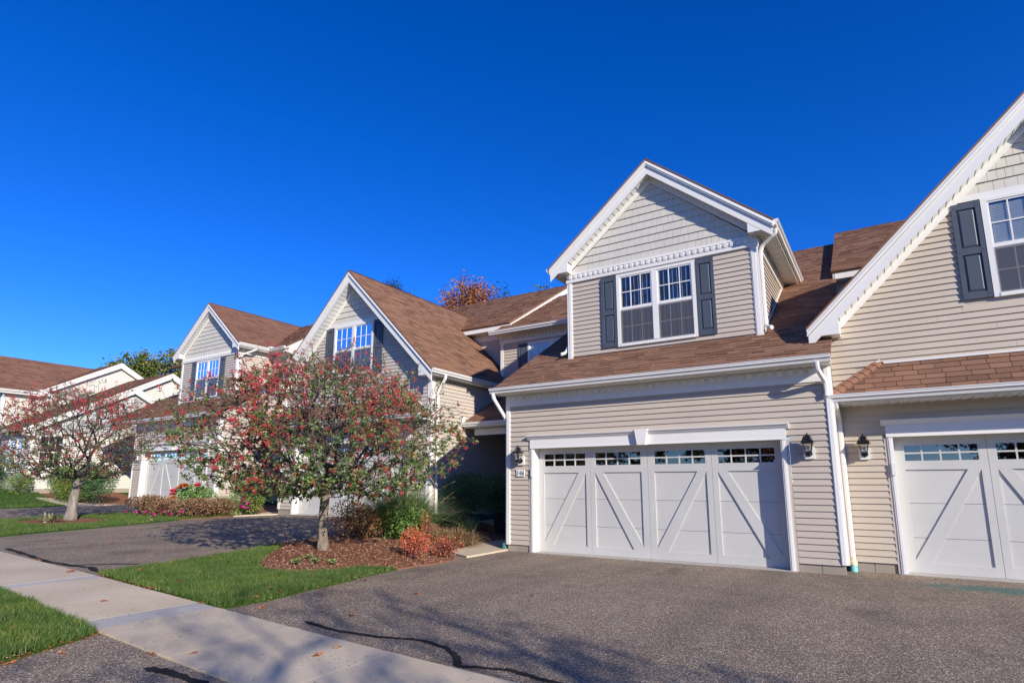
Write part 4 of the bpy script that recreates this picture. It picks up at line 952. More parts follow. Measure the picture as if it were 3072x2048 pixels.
# ------------------------------------------------------------------ cream house far left
def house_far():
    H = House('house', (-40, 15, 1.15), (-40, 15, 1.15)); W_ = 'white'
    def gable_x(x, xb, yc, zp, slope, ye, siding, base, vent=None, holes=(), far=None):
        """volume whose gable end faces +x at x, ridge along x back to xb; ye front eave y"""
        far = far or (2 * yc - ye); he = zp - slope * (yc - ye); zf = zp - slope * (far - yc)
        P = Plane((x - .25, 0, 0), (0, 1, 0), (1, 0, 0)); yo = ye + .35
        t = .16
        H.wall(P, [(yo, base), (far - .35, base), (far - .35, zf + .35 * slope - t), (yc, zp - t), (yo, he + .35 * slope - t)], siding, holes, z0=base)
        Pf = Plane((0, yo, 0), (1, 0, 0), (0, -1, 0)); H.wall(Pf, [(xb, base), (x - .25, base), (x - .25, he + .1), (xb, he + .1)], siding, z0=base)
        H.bar(Pf, x - .38, x - .25, base, he + .1, .0, .03, 'corner_post'); H.bar(P, yo, yo + .13, base, he + .1, .0, .03, 'corner_post')
        s_ = math.hypot(1, slope)
        H.roof((xb, ye, he), (1, 0, 0), (0, 1, slope), [(0, 0), (x - xb, 0), (x - xb, (yc - ye) * s_), (0, (yc - ye) * s_)], 'shingle_far')
        H.roof((xb, yc, zp), (1, 0, 0), (0, 1, -slope), [(0, 0), (x - xb, 0), (x - xb, (far - yc) * s_), (0, (far - yc) * s_)], 'shingle_far', tabs=False)
        for sg, e in ((-1, yc - ye), (1, far - yc)):
            mb = MB(); f = lambda d: zp - slope * d
            q = [(x, yc, zp - .02), (x, yc + sg * e, f(e) - .02), (x, yc + sg * e, f(e) - .30), (x, yc, zp - .36)]
            mb.prism(q if sg > 0 else q[::-1], (-.04, 0, 0)); H.part('rake_board', mb, W_)
            mb = MB(); q = [(x + .03, yc, zp - .02), (x + .03, yc + sg * e, f(e) - .02), (x + .03, yc + sg * e, f(e) - .12), (x + .03, yc, zp - .13)]
            mb.prism(q if sg > 0 else q[::-1], (-.028, 0, 0)); H.part('rake_trim', mb, W_)
            mb = MB(); q = [(x - .04, yc, zp - .33), (x - .04, yc + sg * e, f(e) - .28), (x - .26, yc + sg * e, f(e) - .28), (x - .26, yc, zp - .33)]; mb.prism(q, (0, 0, .02)); H.part('soffit', mb, 'soffit')
        mb = MB(); mb.box((x - .26, ye + .01, he - .34), (x - .005, ye + .42, he - .12)); H.part('eave_return', mb, W_)
        H.gutter((xb, ye + .03, he), (x - .02, ye + .03, he), (0, -1, 0))
        if vent:
            a, b, c, d = vent; mb = MB()
            for q in ((a, a + .06, c, d), (b - .06, b, c, d), (a + .06, b - .06, c, c + .06), (a + .06, b - .06, d - .06, d)): mb.prism([P(q[0], q[2], .002), P(q[1], q[2], .002), P(q[1], q[3], .002), P(q[0], q[3], .002)], P.n * .05)
            v_ = H.part('vent', mb, W_); mb = MB(); z = c + .07
            while z < d - .08: mb.add([P(a + .06, z, .04), P(b - .06, z, .04), P(b - .06, z + .045, .015), P(a + .06, z + .045, .015)], [(0, 1, 2, 3)]); z += .05
            H.part('louvre', mb, W_, v_)
        return P, Pf
    P, Pf = gable_x(-32, -35.6, 14.45, 6.28, .556, 10.1, 'siding_grey', .55, (14.14, 14.50, 5.10, 5.74))
    # cream skin of the lower wall with its window
    Pc = Plane((-32.225, 0, 0), (0, 1, 0), (1, 0, 0)); H.wall(Pc, [(10.55, 1.18), (17.8, 1.18), (17.8, 3.75), (10.55, 3.75)], 'siding_cream', [(10.78, 11.75, 2.05, 3.60)], z0=1.18); H.bar(Pc, 10.5, 17.8, .4, 1.175, -.1, .012, 'foundation', 'concrete_block')
    def single(Pw, u0, u1, z0, z1, cols=3):
        mb = MB(); fr = .07; zm = (z0 + z1) / 2
        for q in ((u0, u0 + fr, z0, z1), (u1 - fr, u1, z0, z1), (u0 + fr, u1 - fr, z0, z0 + fr), (u0 + fr, u1 - fr, z1 - fr, z1), (u0 + fr, u1 - fr, zm - .03, zm + .03)): mb.prism([Pw(q[0], q[2], .002), Pw(q[1], q[2], .002), Pw(q[1], q[3], .002), Pw(q[0], q[3], .002)], Pw.n * .05)
        w_ = H.part('window', mb, W_)
        for c, d in ((z0 + fr, zm - .03), (zm + .03, z1 - fr)):
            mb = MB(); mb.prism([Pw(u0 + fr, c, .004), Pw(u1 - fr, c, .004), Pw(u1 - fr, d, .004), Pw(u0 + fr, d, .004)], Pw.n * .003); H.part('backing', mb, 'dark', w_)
            mb = MB(); mb.prism([Pw(u0 + fr, c, .012), Pw(u1 - fr, c, .012), Pw(u1 - fr, d, .012), Pw(u0 + fr, d, .012)], Pw.n * .003); H.pane(mb, w_)
            mb = MB()
            for k in range(1, cols): uu = u0 + fr + (u1 - u0 - 2 * fr) * k / cols; mb.prism([Pw(uu - .012, c, .016), Pw(uu + .012, c, .016), Pw(uu + .012, d, .016), Pw(uu - .012, d, .016)], Pw.n * .006)
            zz = (c + d) / 2; mb.prism([Pw(u0 + fr, zz - .012, .0225), Pw(u1 - fr, zz - .012, .0225), Pw(u1 - fr, zz + .012, .0225), Pw(u0 + fr, zz + .012, .0225)], Pw.n * .003)
            H.part('muntin', mb, W_, w_)
    single(Pc, 10.78, 11.75, 2.05, 3.60)
    single(Pf, -34.6, -33.7, 1.9, 3.5, 2); single(Pf, -33.65, -32.9, 1.9, 3.5, 2)
    gable_x(-36, -41.3, 18.2, 7.99, .566, 10.6, 'siding_cream', 1.2, (18.0, 18.4, 6.5, 7.2))
    gable_x(-41, -54, 17.5, 9.07, .573, 13.5, 'siding_cream', 1.2)
    # projecting front gable at the left edge
    Ps = Plane((-41.6, 0, 0), (0, 1, 0), (1, 0, 0)); H.wall(Ps, [(11.9, 1.2), (14.2, 1.2), (14.2, 6.4), (11.9, 6.4)], 'siding_cream', z0=1.2)
    Pq = Plane((0, 11.9, 0), (1, 0, 0), (0, -1, 0)); H.wall(Pq, [(-47.6, 1.2), (-41.6, 1.2), (-41.6, 6.4), (-44.6, 8.7), (-47.6, 6.4)], 'siding_grey', z0=1.2)
    H.bar(Pq, -41.75, -41.6, 1.2, 6.3, .0, .03, 'corner_post'); H.bar(Ps, 11.87, 12.05, 1.2, 6.3, .0, .03, 'corner_post')
    single(Pq, -43.8, -42.7, 4.3, 6.1)
    s_ = math.hypot(1, .72)
    H.roof((-41.15, 11.5, 6.62), (0, 1, 0), (-1, 0, .72), [(0, 0), (2.3, 0), (6.0, 3.3 * s_), (0, 3.3 * s_)], 'shingle_far')
    H.roof((-47.9, 11.5, 6.62), (0, 1, 0), (1, 0, .72), [(0, 0), (2.3, 0), (6.0, 3.3 * s_), (0, 3.3 * s_)], 'shingle_far', tabs=False)
    H.gutter((-41.2, 11.5, 6.63), (-41.2, 13.6, 6.63), (1, 0, 0)); mb = MB(); mb.box((-41.6, 11.6, 6.42), (-41.2, 13.6, 6.5)); H.part('soffit', mb, 'soffit')
    mb = MB(); mb.prism([(-41.12, 11.5, 6.62), (-44.5, 11.5, 9.0), (-44.5, 11.5, 8.65), (-41.25, 11.5, 6.38)], (0, .03, 0)); H.part('rake_board', mb, W_)
    H.spout([(-41.3, 11.8, 6.5), (-41.5, 11.95, 6.2), (-41.53, 12.0, 6.0), (-41.53, 12.0, 1.3)])
    H.flush(); tag(H.root, 'cream sided house with stacked side gables and brown roofs at far left', 'house')
house_far()

# ------------------------------------------------------------------ lanterns and number plaque
lantern((-6.685, Y0 - .016, 1.912), 'black wall lantern on white plate above the house number plaque')
lantern((-1.065, Y0 - .016, 1.920), 'black wall lantern right of the wide central garage door')
lantern((-.292, YR - .016, 1.915), 'black wall lantern left of the garage door at the right edge')
lantern((-27.3, Y0 + 1.8 - .016, 2.52), 'small wall lantern left of the farthest white garage door')
sg_ = empty('house_number_sign', (-6.70, Y0 - .018, 1.572)); tag(sg_, 'small white plaque with black number 146 below the lantern', 'sign')
m_ = MB(); m_.box((-.098, -.026, 0), (.098, 0, .14)); m_.build('plaque', 'plate', sg_)
fc = bpy.data.curves.new('numerals', 'FONT'); fc.body = '146'; fc.size = .135; fc.align_x = 'CENTER'; fc.extrude = .002; fc.shear = .18; fc.space_character = 1.02
fo = bpy.data.objects.new('numerals', fc); col.objects.link(fo); bpy.context.view_layer.update()
nm_ = bpy.data.meshes.new_from_object(fo.evaluated_get(bpy.context.evaluated_depsgraph_get())); bpy.data.objects.remove(fo)
nm_.materials.clear(); nm_.materials.append(M['number_black'])
no_ = bpy.data.objects.new('numerals', nm_); col.objects.link(no_); no_.parent = sg_; no_.location = (-.004, -.0275, .024); no_.rotation_euler = (R(90), 0, 0)

# ------------------------------------------------------------------ vegetation kit
def leaf_quads(P, D, L, W_, rg, curl=.25):
    """P (n,3) base points, D (n,3) directions; returns diamond leaves folded along the midrib (two tris each)"""
    n = len(P); D = D / np.linalg.norm(D, axis=1, keepdims=True); r_ = rg.normal(size=(n, 3)); S = np.cross(D, r_); S /= np.linalg.norm(S, axis=1, keepdims=True) + 1e-9; U = np.cross(S, D)
    L = L[:, None]; W_ = W_[:, None]; V = np.zeros((n, 4, 3))
    V[:, 0] = P; V[:, 1] = P + D * L * .45 + S * W_ * .5 + U * W_ * curl; V[:, 2] = P + D * L - U * L * curl * .5; V[:, 3] = P + D * L * .45 - S * W_ * .5 + U * W_ * curl
    F = np.zeros((n, 2, 3), int); b = np.arange(n)[:, None] * 4; F[:, 0] = b + np.array([0, 1, 2]); F[:, 1] = b + np.array([0, 2, 3])
    return V.reshape(-1, 3), F.reshape(-1, 3)
def octa(P, r_):
    n = len(P); o = np.array([(1, 0, 0), (-1, 0, 0), (0, 1, 0), (0, -1, 0), (0, 0, 1), (0, 0, -1)], float); V = P[:, None, :] + o[None] * r_[:, None, None]
    f = np.array([(0, 2, 4), (2, 1, 4), (1, 3, 4), (3, 0, 4), (2, 0, 5), (1, 2, 5), (3, 1, 5), (0, 3, 5)]); F = (np.arange(n)[:, None, None] * 6 + f[None]).reshape(-1, 3)
    return V.reshape(-1, 3), F
def tubes_np(A, B, ra, rb, k=4):
    """many straight tapered tubes at once"""
    D = B - A; L = np.linalg.norm(D, axis=1, keepdims=True) + 1e-9; D = D / L; up = np.where(np.abs(D[:, 2:3]) < .9, np.array([[0, 0, 1.]]), np.array([[1., 0, 0]])); X = np.cross(D, up); X /= np.linalg.norm(X, axis=1, keepdims=True); Y = np.cross(D, X)
    n = len(A); V = np.zeros((n, 2 * k, 3))
    for j in range(k):
        c, s_ = math.cos(2 * math.pi * j / k), math.sin(2 * math.pi * j / k); o = X * c + Y * s_; V[:, j] = A - D * ra[:, None] * .3 + o * ra[:, None]; V[:, k + j] = B + o * rb[:, None]
    f = np.array([(j, (j + 1) % k, k + (j + 1) % k, k + j) for j in range(k)]); return V.reshape(-1, 3), (np.arange(n)[:, None, None] * 2 * k + f[None]).reshape(-1, 4)
def skeleton(start_pts, start_par, attract, rg, step=.22, path_w=.28, wander=.05, droop=0.0):
    """grow nodes from a start chain towards attractor points; each joins the cheapest node"""
    P = [np.array(p, float) for p in start_pts]; par = list(start_par); path = [0.0]
    for i in range(1, len(P)): path.append(path[par[i]] + np.linalg.norm(P[i] - P[par[i]]))
    path = path; base = path[-1]; path = [(p if i == len(P) - 1 else p + 1.2) for i, p in enumerate(path)]
    order = np.argsort(np.linalg.norm(attract - P[-1], axis=1)); ends = []
    cap = 40000; arr = np.zeros((cap, 3)); arr[:len(P)] = P; pa = np.zeros(cap); pa[:len(P)] = path; n = len(P)
    for idx in order:
        p = attract[idx]; d = np.linalg.norm(arr[:n] - p, axis=1); j = int(np.argmin(d + path_w * pa[:n])); a = arr[j].copy(); L = d[j]; m = max(1, int(L / step)); prev = j
        for q in range(1, m + 1):
            t = q / m; pt = a + (p - a) * t + (rg.normal(0, wander * step * 4, 3) if q < m else 0); pt[2] += droop * math.sin(math.pi * t) * L
            arr[n] = pt; par.append(prev); pa[n] = pa[prev] + np.linalg.norm(pt - arr[prev]); prev = n; n += 1
        ends.append(prev)
    return arr[:n], np.array(par), np.array(ends)
def tips_count(par, n):
    c = np.zeros(n); child = np.zeros(n, int)
    for i in range(1, n): child[par[i]] += 1
    c[child == 0] = 1
    for i in range(n - 1, 0, -1): c[par[i]] += c[i]
    return c
def branch_mesh(P, par, rmin, rmax, expo_=.48, skip=0):
    n = len(P); c = tips_count(par, n); r_ = rmin * c ** expo_; r_ = np.minimum(r_, rmax); i = np.arange(max(1, skip), n)
    ra = np.minimum(r_[par[i]], r_[i] * 1.5); return tubes_np(P[par[i]], P[i], ra, r_[i], 4), r_

def crab_tree(loc, label, trunk_h, lean, prof_l, prof_r, n_att, n_leaf, n_berry, seed, trunk_r, trunk_mat, leaf_low=.5, zspan=(1.1, 3.7), leaf_size=(.045, .075)):
    rg = np.random.default_rng(seed); root = empty('crabapple_tree', loc); tag(root, label, 'tree', 'crabapple trees with red berries')
    # trunk
    k = 9; tp = [(lean[0] * t + .02 * math.sin(5 * t + seed), lean[1] * t + .02 * math.cos(4 * t), trunk_h * t - .06 * (t == 0)) for t in [i / (k - 1) for i in range(k)]]
    rr = [trunk_r * (1.28 - .42 * min(1, t * 4) if t < .25 else .86 - .10 * t + .16 * max(0, t - .75)) for t in [i / (k - 1) for i in range(k)]]
    m = MB(); m.tube(tp, rr, 14); tr = m.build('trunk', trunk_mat, root, True)
    for v in tr.data.vertices:
        a = math.atan2(v.co.y, v.co.x); f = 1 + .05 * math.sin(3 * a + v.co.z * 2) + .03 * math.sin(7 * a - 3 * v.co.z); cx = lean[0] * v.co.z / trunk_h; cy = lean[1] * v.co.z / trunk_h
        v.co.x = cx + (v.co.x - cx) * f; v.co.y = cy + (v.co.y - cy) * f
    rt = np.array([.843, .537, 0]); fw = np.array([-.537, .843, 0]); top = np.array(tp[-1])
    # attractors inside the umbrella crown
    zs = [q[0] for q in prof_l]; A = []
    while len(A) < n_att:
        z = rg.uniform(*zspan); s_ = rg.uniform(-1, 1); d_ = rg.uniform(-1, 1)
        if s_ * s_ + d_ * d_ > 1: continue
        rl = np.interp(z, [q[0] for q in prof_l], [q[1] for q in prof_l]); rrr = np.interp(z, [q[0] for q in prof_r], [q[1] for q in prof_r])
        th_ = math.atan2(d_, s_); bump_ = 1 + .12 * math.sin(4 * th_ + seed + 1.5 * z) + .10 * math.sin(9 * th_ + 5 * z) + .06 * math.sin(17 * th_ - 8 * z)
        q = (s_ * s_ + d_ * d_) ** .5
        if rg.random() > .35 + .65 * q: continue
        A.append(rt * s_ * (rl if s_ < 0 else rrr) * bump_ + fw * d_ * (rl + rrr) / 2 * .95 * bump_ + np.array([0, 0, z]))
    A = np.array(A)
    # long whippy shoots standing clear of the crown
    ctr = np.array([0, 0, zspan[0] + .25 * (zspan[1] - zspan[0])]); far_ = A[rg.choice(len(A), 520)]; u = far_ - ctr; u /= np.linalg.norm(u, axis=1, keepdims=True); keep = (u[:, 2] > .28); far_ = far_[keep] + (u[keep] + np.array([0, 0, .35])) * rg.uniform(.08, .32, (keep.sum(), 1)); A = np.r_[A, far_]
    P, par, ends = skeleton([tp[-3], tp[-1]], [0, 0], A, rg, .2, .30, .045)
    (V, F), rad = branch_mesh(P, par, .0042, .062, .44, 1)
    c = tips_count(par, len(P)); thick = rad[1:] > .016
    Fq = F.reshape(-1, 4, 4); Vq = V.reshape(-1, 8, 3)
    for nm, msk, mt in (('limbs', thick, 'limb'), ('twigs', ~thick, 'bark')):
        vv = Vq[msk].reshape(-1, 3); nn = int(msk.sum()); f0 = np.array([(j, (j + 1) % 4, 4 + (j + 1) % 4, 4 + j) for j in range(4)]); ff = (np.arange(nn)[:, None, None] * 8 + f0[None]).reshape(-1, 4)
        mk_np(nm, vv, ff, mt, root)
    thin = np.where(c <= 3)[0]; thin = thin[thin > 1]; D = P[thin] - P[par[thin]]
    # short spurs
    ns = len(thin) * 2; pick = rg.integers(0, len(thin), ns); a = P[thin[pick]] - D[pick] * rg.uniform(0, 1, (ns, 1)); dd = D[pick] / (np.linalg.norm(D[pick], axis=1, keepdims=True) + 1e-6) + rg.normal(0, .9, (ns, 3)) + np.array([0, 0, .25]); dd /= np.linalg.norm(dd, axis=1, keepdims=True); ln = rg.uniform(.05, .2, (ns, 1)); b = a + dd * ln
    V, F = tubes_np(a, b, np.full(ns, .0032), np.full(ns, .0022), 3); mk_np('spurs', V, F, 'bark', root)
    # leaves: denser low down, sparser towards the top
    zn = (b[:, 2] - zspan[0]) / (zspan[1] - zspan[0]); cl = .5 + .5 * np.sin(b[:, 0] * 3.1 + seed) * np.sin(b[:, 1] * 2.7) * np.cos(b[:, 2] * 4.2)
    wgt = np.clip(leaf_low + (1 - zn) * 1.1, .10, 2) * (.12 + cl ** 1.7); wgt /= wgt.sum(); pk = rg.choice(ns, n_leaf, p=wgt); bp = a[pk] + (b[pk] - a[pk]) * rg.uniform(.2, 1.05, (n_leaf, 1)); ld = dd[pk] * .4 + rg.normal(0, .7, (n_leaf, 3)); ld[:, 2] -= .25
    L = rg.uniform(*leaf_size, n_leaf); g = (rg.random(n_leaf) < np.clip(.85 - zn[pk] * .4 + .25 * (cl[pk] - .5), .1, .97))
    for nm, msk, mt in (('leaves', g, 'crab_leaf_green'), ('leaves', ~g, 'crab_leaf')):
        V, F = leaf_quads(bp[msk], ld[msk], L[msk], L[msk] * .58, rg); mk_np(nm, V, F, mt, root)
    # berries hang in clusters, mostly in the upper half
    cl2 = .5 + .5 * np.sin(b[:, 0] * 1.9 + 1.3 * seed) * np.cos(b[:, 1] * 2.3 + 1) ; s_side = b @ rt
    wb = np.clip(.25 + zn * .9 - .0 * zn, .1, 1.3) * (.15 + cl2 ** 2) * np.where(s_side < -.5, 1.9, 1) * np.where(zn > .88, .5, 1); wb /= wb.sum(); nc = n_berry // 7; pk = rg.choice(ns, nc, p=wb); bc = np.repeat(b[pk], 7, axis=0) + rg.normal(0, .024, (nc * 7, 3)); bc[:, 2] -= .02
    V, F = octa(bc, rg.uniform(.0065, .0115, len(bc))); mk_np('berries', V, F, 'berry', root)
    st = np.repeat(b[pk], 7, axis=0); V, F = tubes_np(st, bc, np.full(len(bc), .0016), np.full(len(bc), .0014), 3); mk_np('stalks', V, F, 'berry', root)
    return root
crab_tree((-8.80, 7.39, G(-8.8, 7.39) + .06), 'large umbrella-shaped crabapple tree with red berries on the mulch bed', 1.22, (.02, .0),
          [(.95, .9), (1.1, 1.6), (1.45, 2.3), (1.9, 2.6), (2.5, 2.6), (2.8, 2.4), (3.1, 1.8), (3.4, 1.3), (3.6, .6)], [(.95, 1.0), (1.1, 1.75), (1.35, 2.15), (1.8, 2.4), (2.2, 2.3), (2.6, 2.1), (3.0, 1.6), (3.35, 1.0), (3.6, .4)],
          3500, 27000, 21000, 3, .100, 'trunk', .2, (1.0, 3.45), (.040, .068))
crab_tree((-19.3, 7.39, G(-19.3, 7.39) + .02), 'smaller sparse crabapple tree with thick grey trunk at the left', 1.15, (.14, .08),
          [(.9, .5), (1.2, 1.2), (1.7, 2.2), (2.3, 2.5), (2.8, 2.45), (3.2, 1.6), (3.6, .8)], [(.9, .5), (1.2, 1.1), (1.7, 2.0), (2.3, 2.45), (2.8, 2.2), (3.2, 1.5), (3.6, .7)],
          2400, 6500, 12500, 8, .145, 'trunk_grey', .1, (1.1, 3.6), (.045, .075))

def shrub(name, loc, rx, ry, h, n, leaf, mat, label, cat='shrub', seed=0, stems=0, low=.0, shell=.55, aspect=.5, group=None, lumps=5, upward=.3):
    """leafy bush: leaves spread through lumpy ellipsoid volume, on real stems"""
    rg = np.random.default_rng(seed + 100); root = empty(name, loc); tag(root, label, cat, group)
    C = np.c_[rg.uniform(-.5, .5, lumps) * rx, rg.uniform(-.5, .5, lumps) * ry, rg.uniform(min(low + .35, .68), .72, lumps) * h]; C[0] = (0, 0, (low + (1 - low) * .5) * h)
    rad = np.c_[rg.uniform(.5, .75, lumps) * rx, rg.uniform(.5, .75, lumps) * ry, rg.uniform(.28, .42, lumps) * h]; rad[0] = (rx * .9, ry * .9, (1 - low) * .5 * h)
    k = rg.integers(0, lumps, n); d = rg.normal(size=(n, 3)); d /= np.linalg.norm(d, axis=1, keepdims=True); q = np.where(rg.random(n) < .7, rg.uniform(.78, 1.06, n), rg.uniform(.2, 1, n)); P = C[k] + d * rad[k] * q[:, None]
    P[:, 2] = np.clip(P[:, 2], max(.02, low * h * .9), None); D = d + rg.normal(0, .6, (n, 3)) + np.array([0, 0, upward]); L = rg.uniform(.65, 1.3, n) * leaf
    V, F = leaf_quads(P, D, L, L * aspect, rg); mk_np('foliage', V, F, mat, root)
    ns = max(stems, 8); t = rg.integers(0, n, ns * 6); A0 = np.c_[rg.normal(0, .12, ns) * rx, rg.normal(0, .12, ns) * ry, np.zeros(ns)]; mid = C[rg.integers(0, lumps, ns)] * np.array([.75, .75, .7]) + rg.normal(0, .06, (ns, 3)) * np.array([rx, ry, h]); mid[:, 2] = np.maximum(mid[:, 2], .1 * h)
    j = np.repeat(np.arange(ns), 6); V1, F1 = tubes_np(A0, mid, np.full(ns, .012 * max(.5, h)), np.full(ns, .007 * max(.5, h)), 4); V2, F2 = tubes_np(mid[j], P[t], np.full(len(j), .005 * max(.6, h)), np.full(len(j), .002), 4)
    mk_np('stems', np.r_[V1, V2], np.r_[F1, F2 + len(V1)], 'limb', root); return root
def blades(name, loc, n, L, spread, mat, label, cat='grass clump', seed=0, width=.006, base=.08, droop=.5, plumes=0, group=None, part='blades'):
    rg = np.random.default_rng(seed + 300); root = empty(name, loc); tag(root, label, cat, group); k = 5
    a = rg.uniform(0, 2 * np.pi, n); tilt = rg.uniform(.05, 1, n) * spread; ln = rg.uniform(.6, 1.1, n) * L; b0 = np.c_[rg.normal(0, base, n), rg.normal(0, base, n), np.zeros(n)]
    V = np.zeros((n, k, 2, 3)); dr = rg.uniform(.4, 1.3, n) * droop
    for i in range(k):
        t = i / (k - 1); out = ln * (np.sin(tilt) * t + dr * .55 * t ** 2.2); z = ln * (np.cos(tilt) * t - dr * .55 * t ** 2.6); z = np.maximum(z, .01); wd = width * (1 - t) ** .7 + .0008
        c = b0 + np.c_[np.cos(a) * out, np.sin(a) * out, z]; s_ = np.c_[-np.sin(a), np.cos(a), np.zeros(n)] * (wd if np.isscalar(wd) else wd[:, None]); V[:, i, 0] = c - s_; V[:, i, 1] = c + s_
    f = np.array([(2 * i, 2 * i + 1, 2 * i + 3, 2 * i + 2) for i in range(k - 1)]); F = (np.arange(n)[:, None, None] * 2 * k + f[None]).reshape(-1, 4); mk_np(part, V.reshape(-1, 3), F, mat, root)
    if plumes:
        idx = rg.integers(0, n, plumes); tip = (V[idx, k - 1, 0] + V[idx, k - 2, 0]) / 2 + np.array([0, 0, .12]); dirv = V[idx, k - 1, 0] - V[idx, k - 2, 0] + np.array([0, 0, .06]); m = 40
        Pn = np.repeat(tip, m, axis=0) + np.repeat(dirv, m, axis=0) * rg.uniform(-.3, 1.0, (plumes * m, 1)); Dn = np.repeat(dirv, m, axis=0) * 3 + rg.normal(0, .35, (plumes * m, 3)); Ln = rg.uniform(.02, .045, len(Pn)); V2, F2 = leaf_quads(Pn, Dn, Ln, Ln * .16, rg); mk_np('plumes', V2, F2, 'straw', root)
    return root
def gl(x, y, dz=.02): return (x, y, G(x, y) + dz)
def flower(parent, loc, r_, mat, seed, name='flower'):
    rg = np.random.default_rng(seed); n = 26; u = rg.normal(size=(n, 3)); u[:, 2] = np.abs(u[:, 2]) * .8 + .1; u /= np.linalg.norm(u, axis=1, keepdims=True); P = np.array(loc) + u * r_ * .25; V, F = leaf_quads(P, u + rg.normal(0, .3, (n, 3)), np.full(n, r_ * .95), np.full(n, r_ * .8), rg, .35); return mk_np(name, V, F, mat, parent)
# planting around the big tree
shrub('barberry', gl(-9.75, 9.05, .08), .62, .5, .78, 3800, .045, 'brownred', 'rusty brown-red shrub just right of the big tree trunk', seed=1, stems=14)
blades('ornamental_grass', gl(-9.55, 10.25, .06), 4200, 1.5, .8, 'reed', 'tall arching green ornamental grass behind the rusty shrub', seed=2, width=.008, base=.20, droop=.75, plumes=16)
shrub('leafy_shrub', gl(-8.95, 9.75, .07), .45, .42, .68, 1500, .062, 'fresh', 'light green leafy shrub in front of the ornamental grass', seed=3, stems=10, aspect=.6)
shrub('nandina', gl(-7.30, 8.2, .03), .30, .28, .56, 1400, .034, 'nandina', 'bright coral-red low shrub at the front of the mulch bed', seed=4, stems=14)
shrub('nandina', gl(-7.22, 8.95, .03), .30, .26, .42, 750, .034, 'nandina', 'small coral-red shrub with bare grey stems beside the walkway', seed=5, stems=22)
shrub('nandina', gl(-8.35, 9.75, .05), .16, .14, .72, 380, .036, 'nandina', 'slender upright orange-red sprig behind the coral-red shrubs', seed=6, stems=8)
blades('dry_grass_mound', gl(-8.35, 10.6, .04), 3200, .5, 1.45, 'straw', 'dry straw-coloured collapsed grass mound beside the walkway', seed=7, width=.005, base=.20, droop=.9)
blades('strappy_plant', gl(-9.0, 12.1, .03), 150, .62, .8, 'reed', 'strappy green plant in the shade in front of dark bushes', 'plant', 8, .011, .05, .7)
shrub('dark_bush', gl(-9.75, 12.9, .03), .85, .5, 1.40, 6500, .062, 'holly', 'dark green upright bush against the shaded side wall', seed=9, stems=26, low=.42, aspect=.32)
shrub('dark_bush', gl(-8.7, 13.1, .03), .72, .45, 1.42, 5600, .062, 'holly', 'dark green leggy bush beside the porch walkway', seed=10, stems=30, low=.45, aspect=.32)
for i, (x, y) in enumerate(((-8.15, 6.35), (-8.0, 6.6), (-7.75, 6.7), (-8.35, 6.75))): shrub('weed', gl(x, y, .05), .09, .09, .07, 40, .035, 'fresh', ('leftmost of the four small green weeds sprouting from the mulch', 'third from the left of the small green weeds in the mulch', 'rightmost of the four small green weeds sprouting from the mulch', 'second from the left of the small green weeds in the mulch')[i], 'plant', 20 + i, 3, aspect=.6, group='weeds in the mulch')
# flower bed between the two left houses
for i, (x, y, rx, ry, h, n) in enumerate(((-19.9, 9.95, .85, .6, .60, 3000), (-18.9, 9.75, .8, .55, .52, 2700), (-18.0, 10.05, .65, .55, .56, 2300), (-18.2, 10.95, .6, .6, .58, 1900))):
    sh = shrub('groundcover_plant', gl(x, y), rx, ry, h, n, .06, 'cover', ('brown-leaved bedding plants at the left end of the flower bed', 'brown-leaved bedding plants at the front middle of the flower bed', 'brown-leaved bedding plants at the right end of the flower bed', 'brown-leaved bedding plants behind the right end of the flower bed')[i], 'plant', 30 + i, 10, aspect=.55, group='brown bedding plants')
    for k in range(3): flower(sh, ((-.7 + .7 * k + random.uniform(-.2, .2)) * rx, -ry * .95, random.uniform(.08, .2)), .05, 'pink', 60 + 5 * i + k)
rose = shrub('rose_bush', gl(-19.6, 11.0), .75, .6, .98, 2600, .07, 'fresh', 'rose bush with red and orange blooms in the flower bed', seed=40, stems=12, aspect=.6)
for k, (x, y, z, mt, r_) in enumerate(((.62, -.25, .92, 'red_flower', .11), (-.28, -.55, .72, 'red_flower', .11), (.12, -.5, .88, 'orange_flower', .11), (.28, -.48, .90, 'orange_flower', .12), (.0, -.52, .82, 'orange_flower', .10), (-.7, -.35, .62, 'red_flower', .09), (-.05, -.62, .52, 'orange_flower', .10), (-.35, -.6, .5, 'orange_flower', .08))): flower(rose, (x, y, z), r_, mt, 90 + k)
shrub('green_bush', gl(-18.55, 12.3), .62, .55, 1.55, 3600, .075, 'fresh', 'tall fresh green bush between the two far garages', seed=41, stems=14, aspect=.45)
blades('ornamental_grass', gl(-18.45, 11.5), 900, .85, .6, 'reed', 'yellow-green grass clump in front of the tall green bush', seed=42, width=.007, base=.14, droop=.6)
imp = shrub('impatiens', gl(-17.75, 12.0), .42, .3, .72, 900, .06, 'lime', 'pink-flowering plant beside the second garage corner', 'plant', seed=43, stems=8, aspect=.6)
for k in range(6): flower(imp, (random.uniform(-.35, .35), -.27, random.uniform(.2, .65)), .07, 'pink', 120 + k)
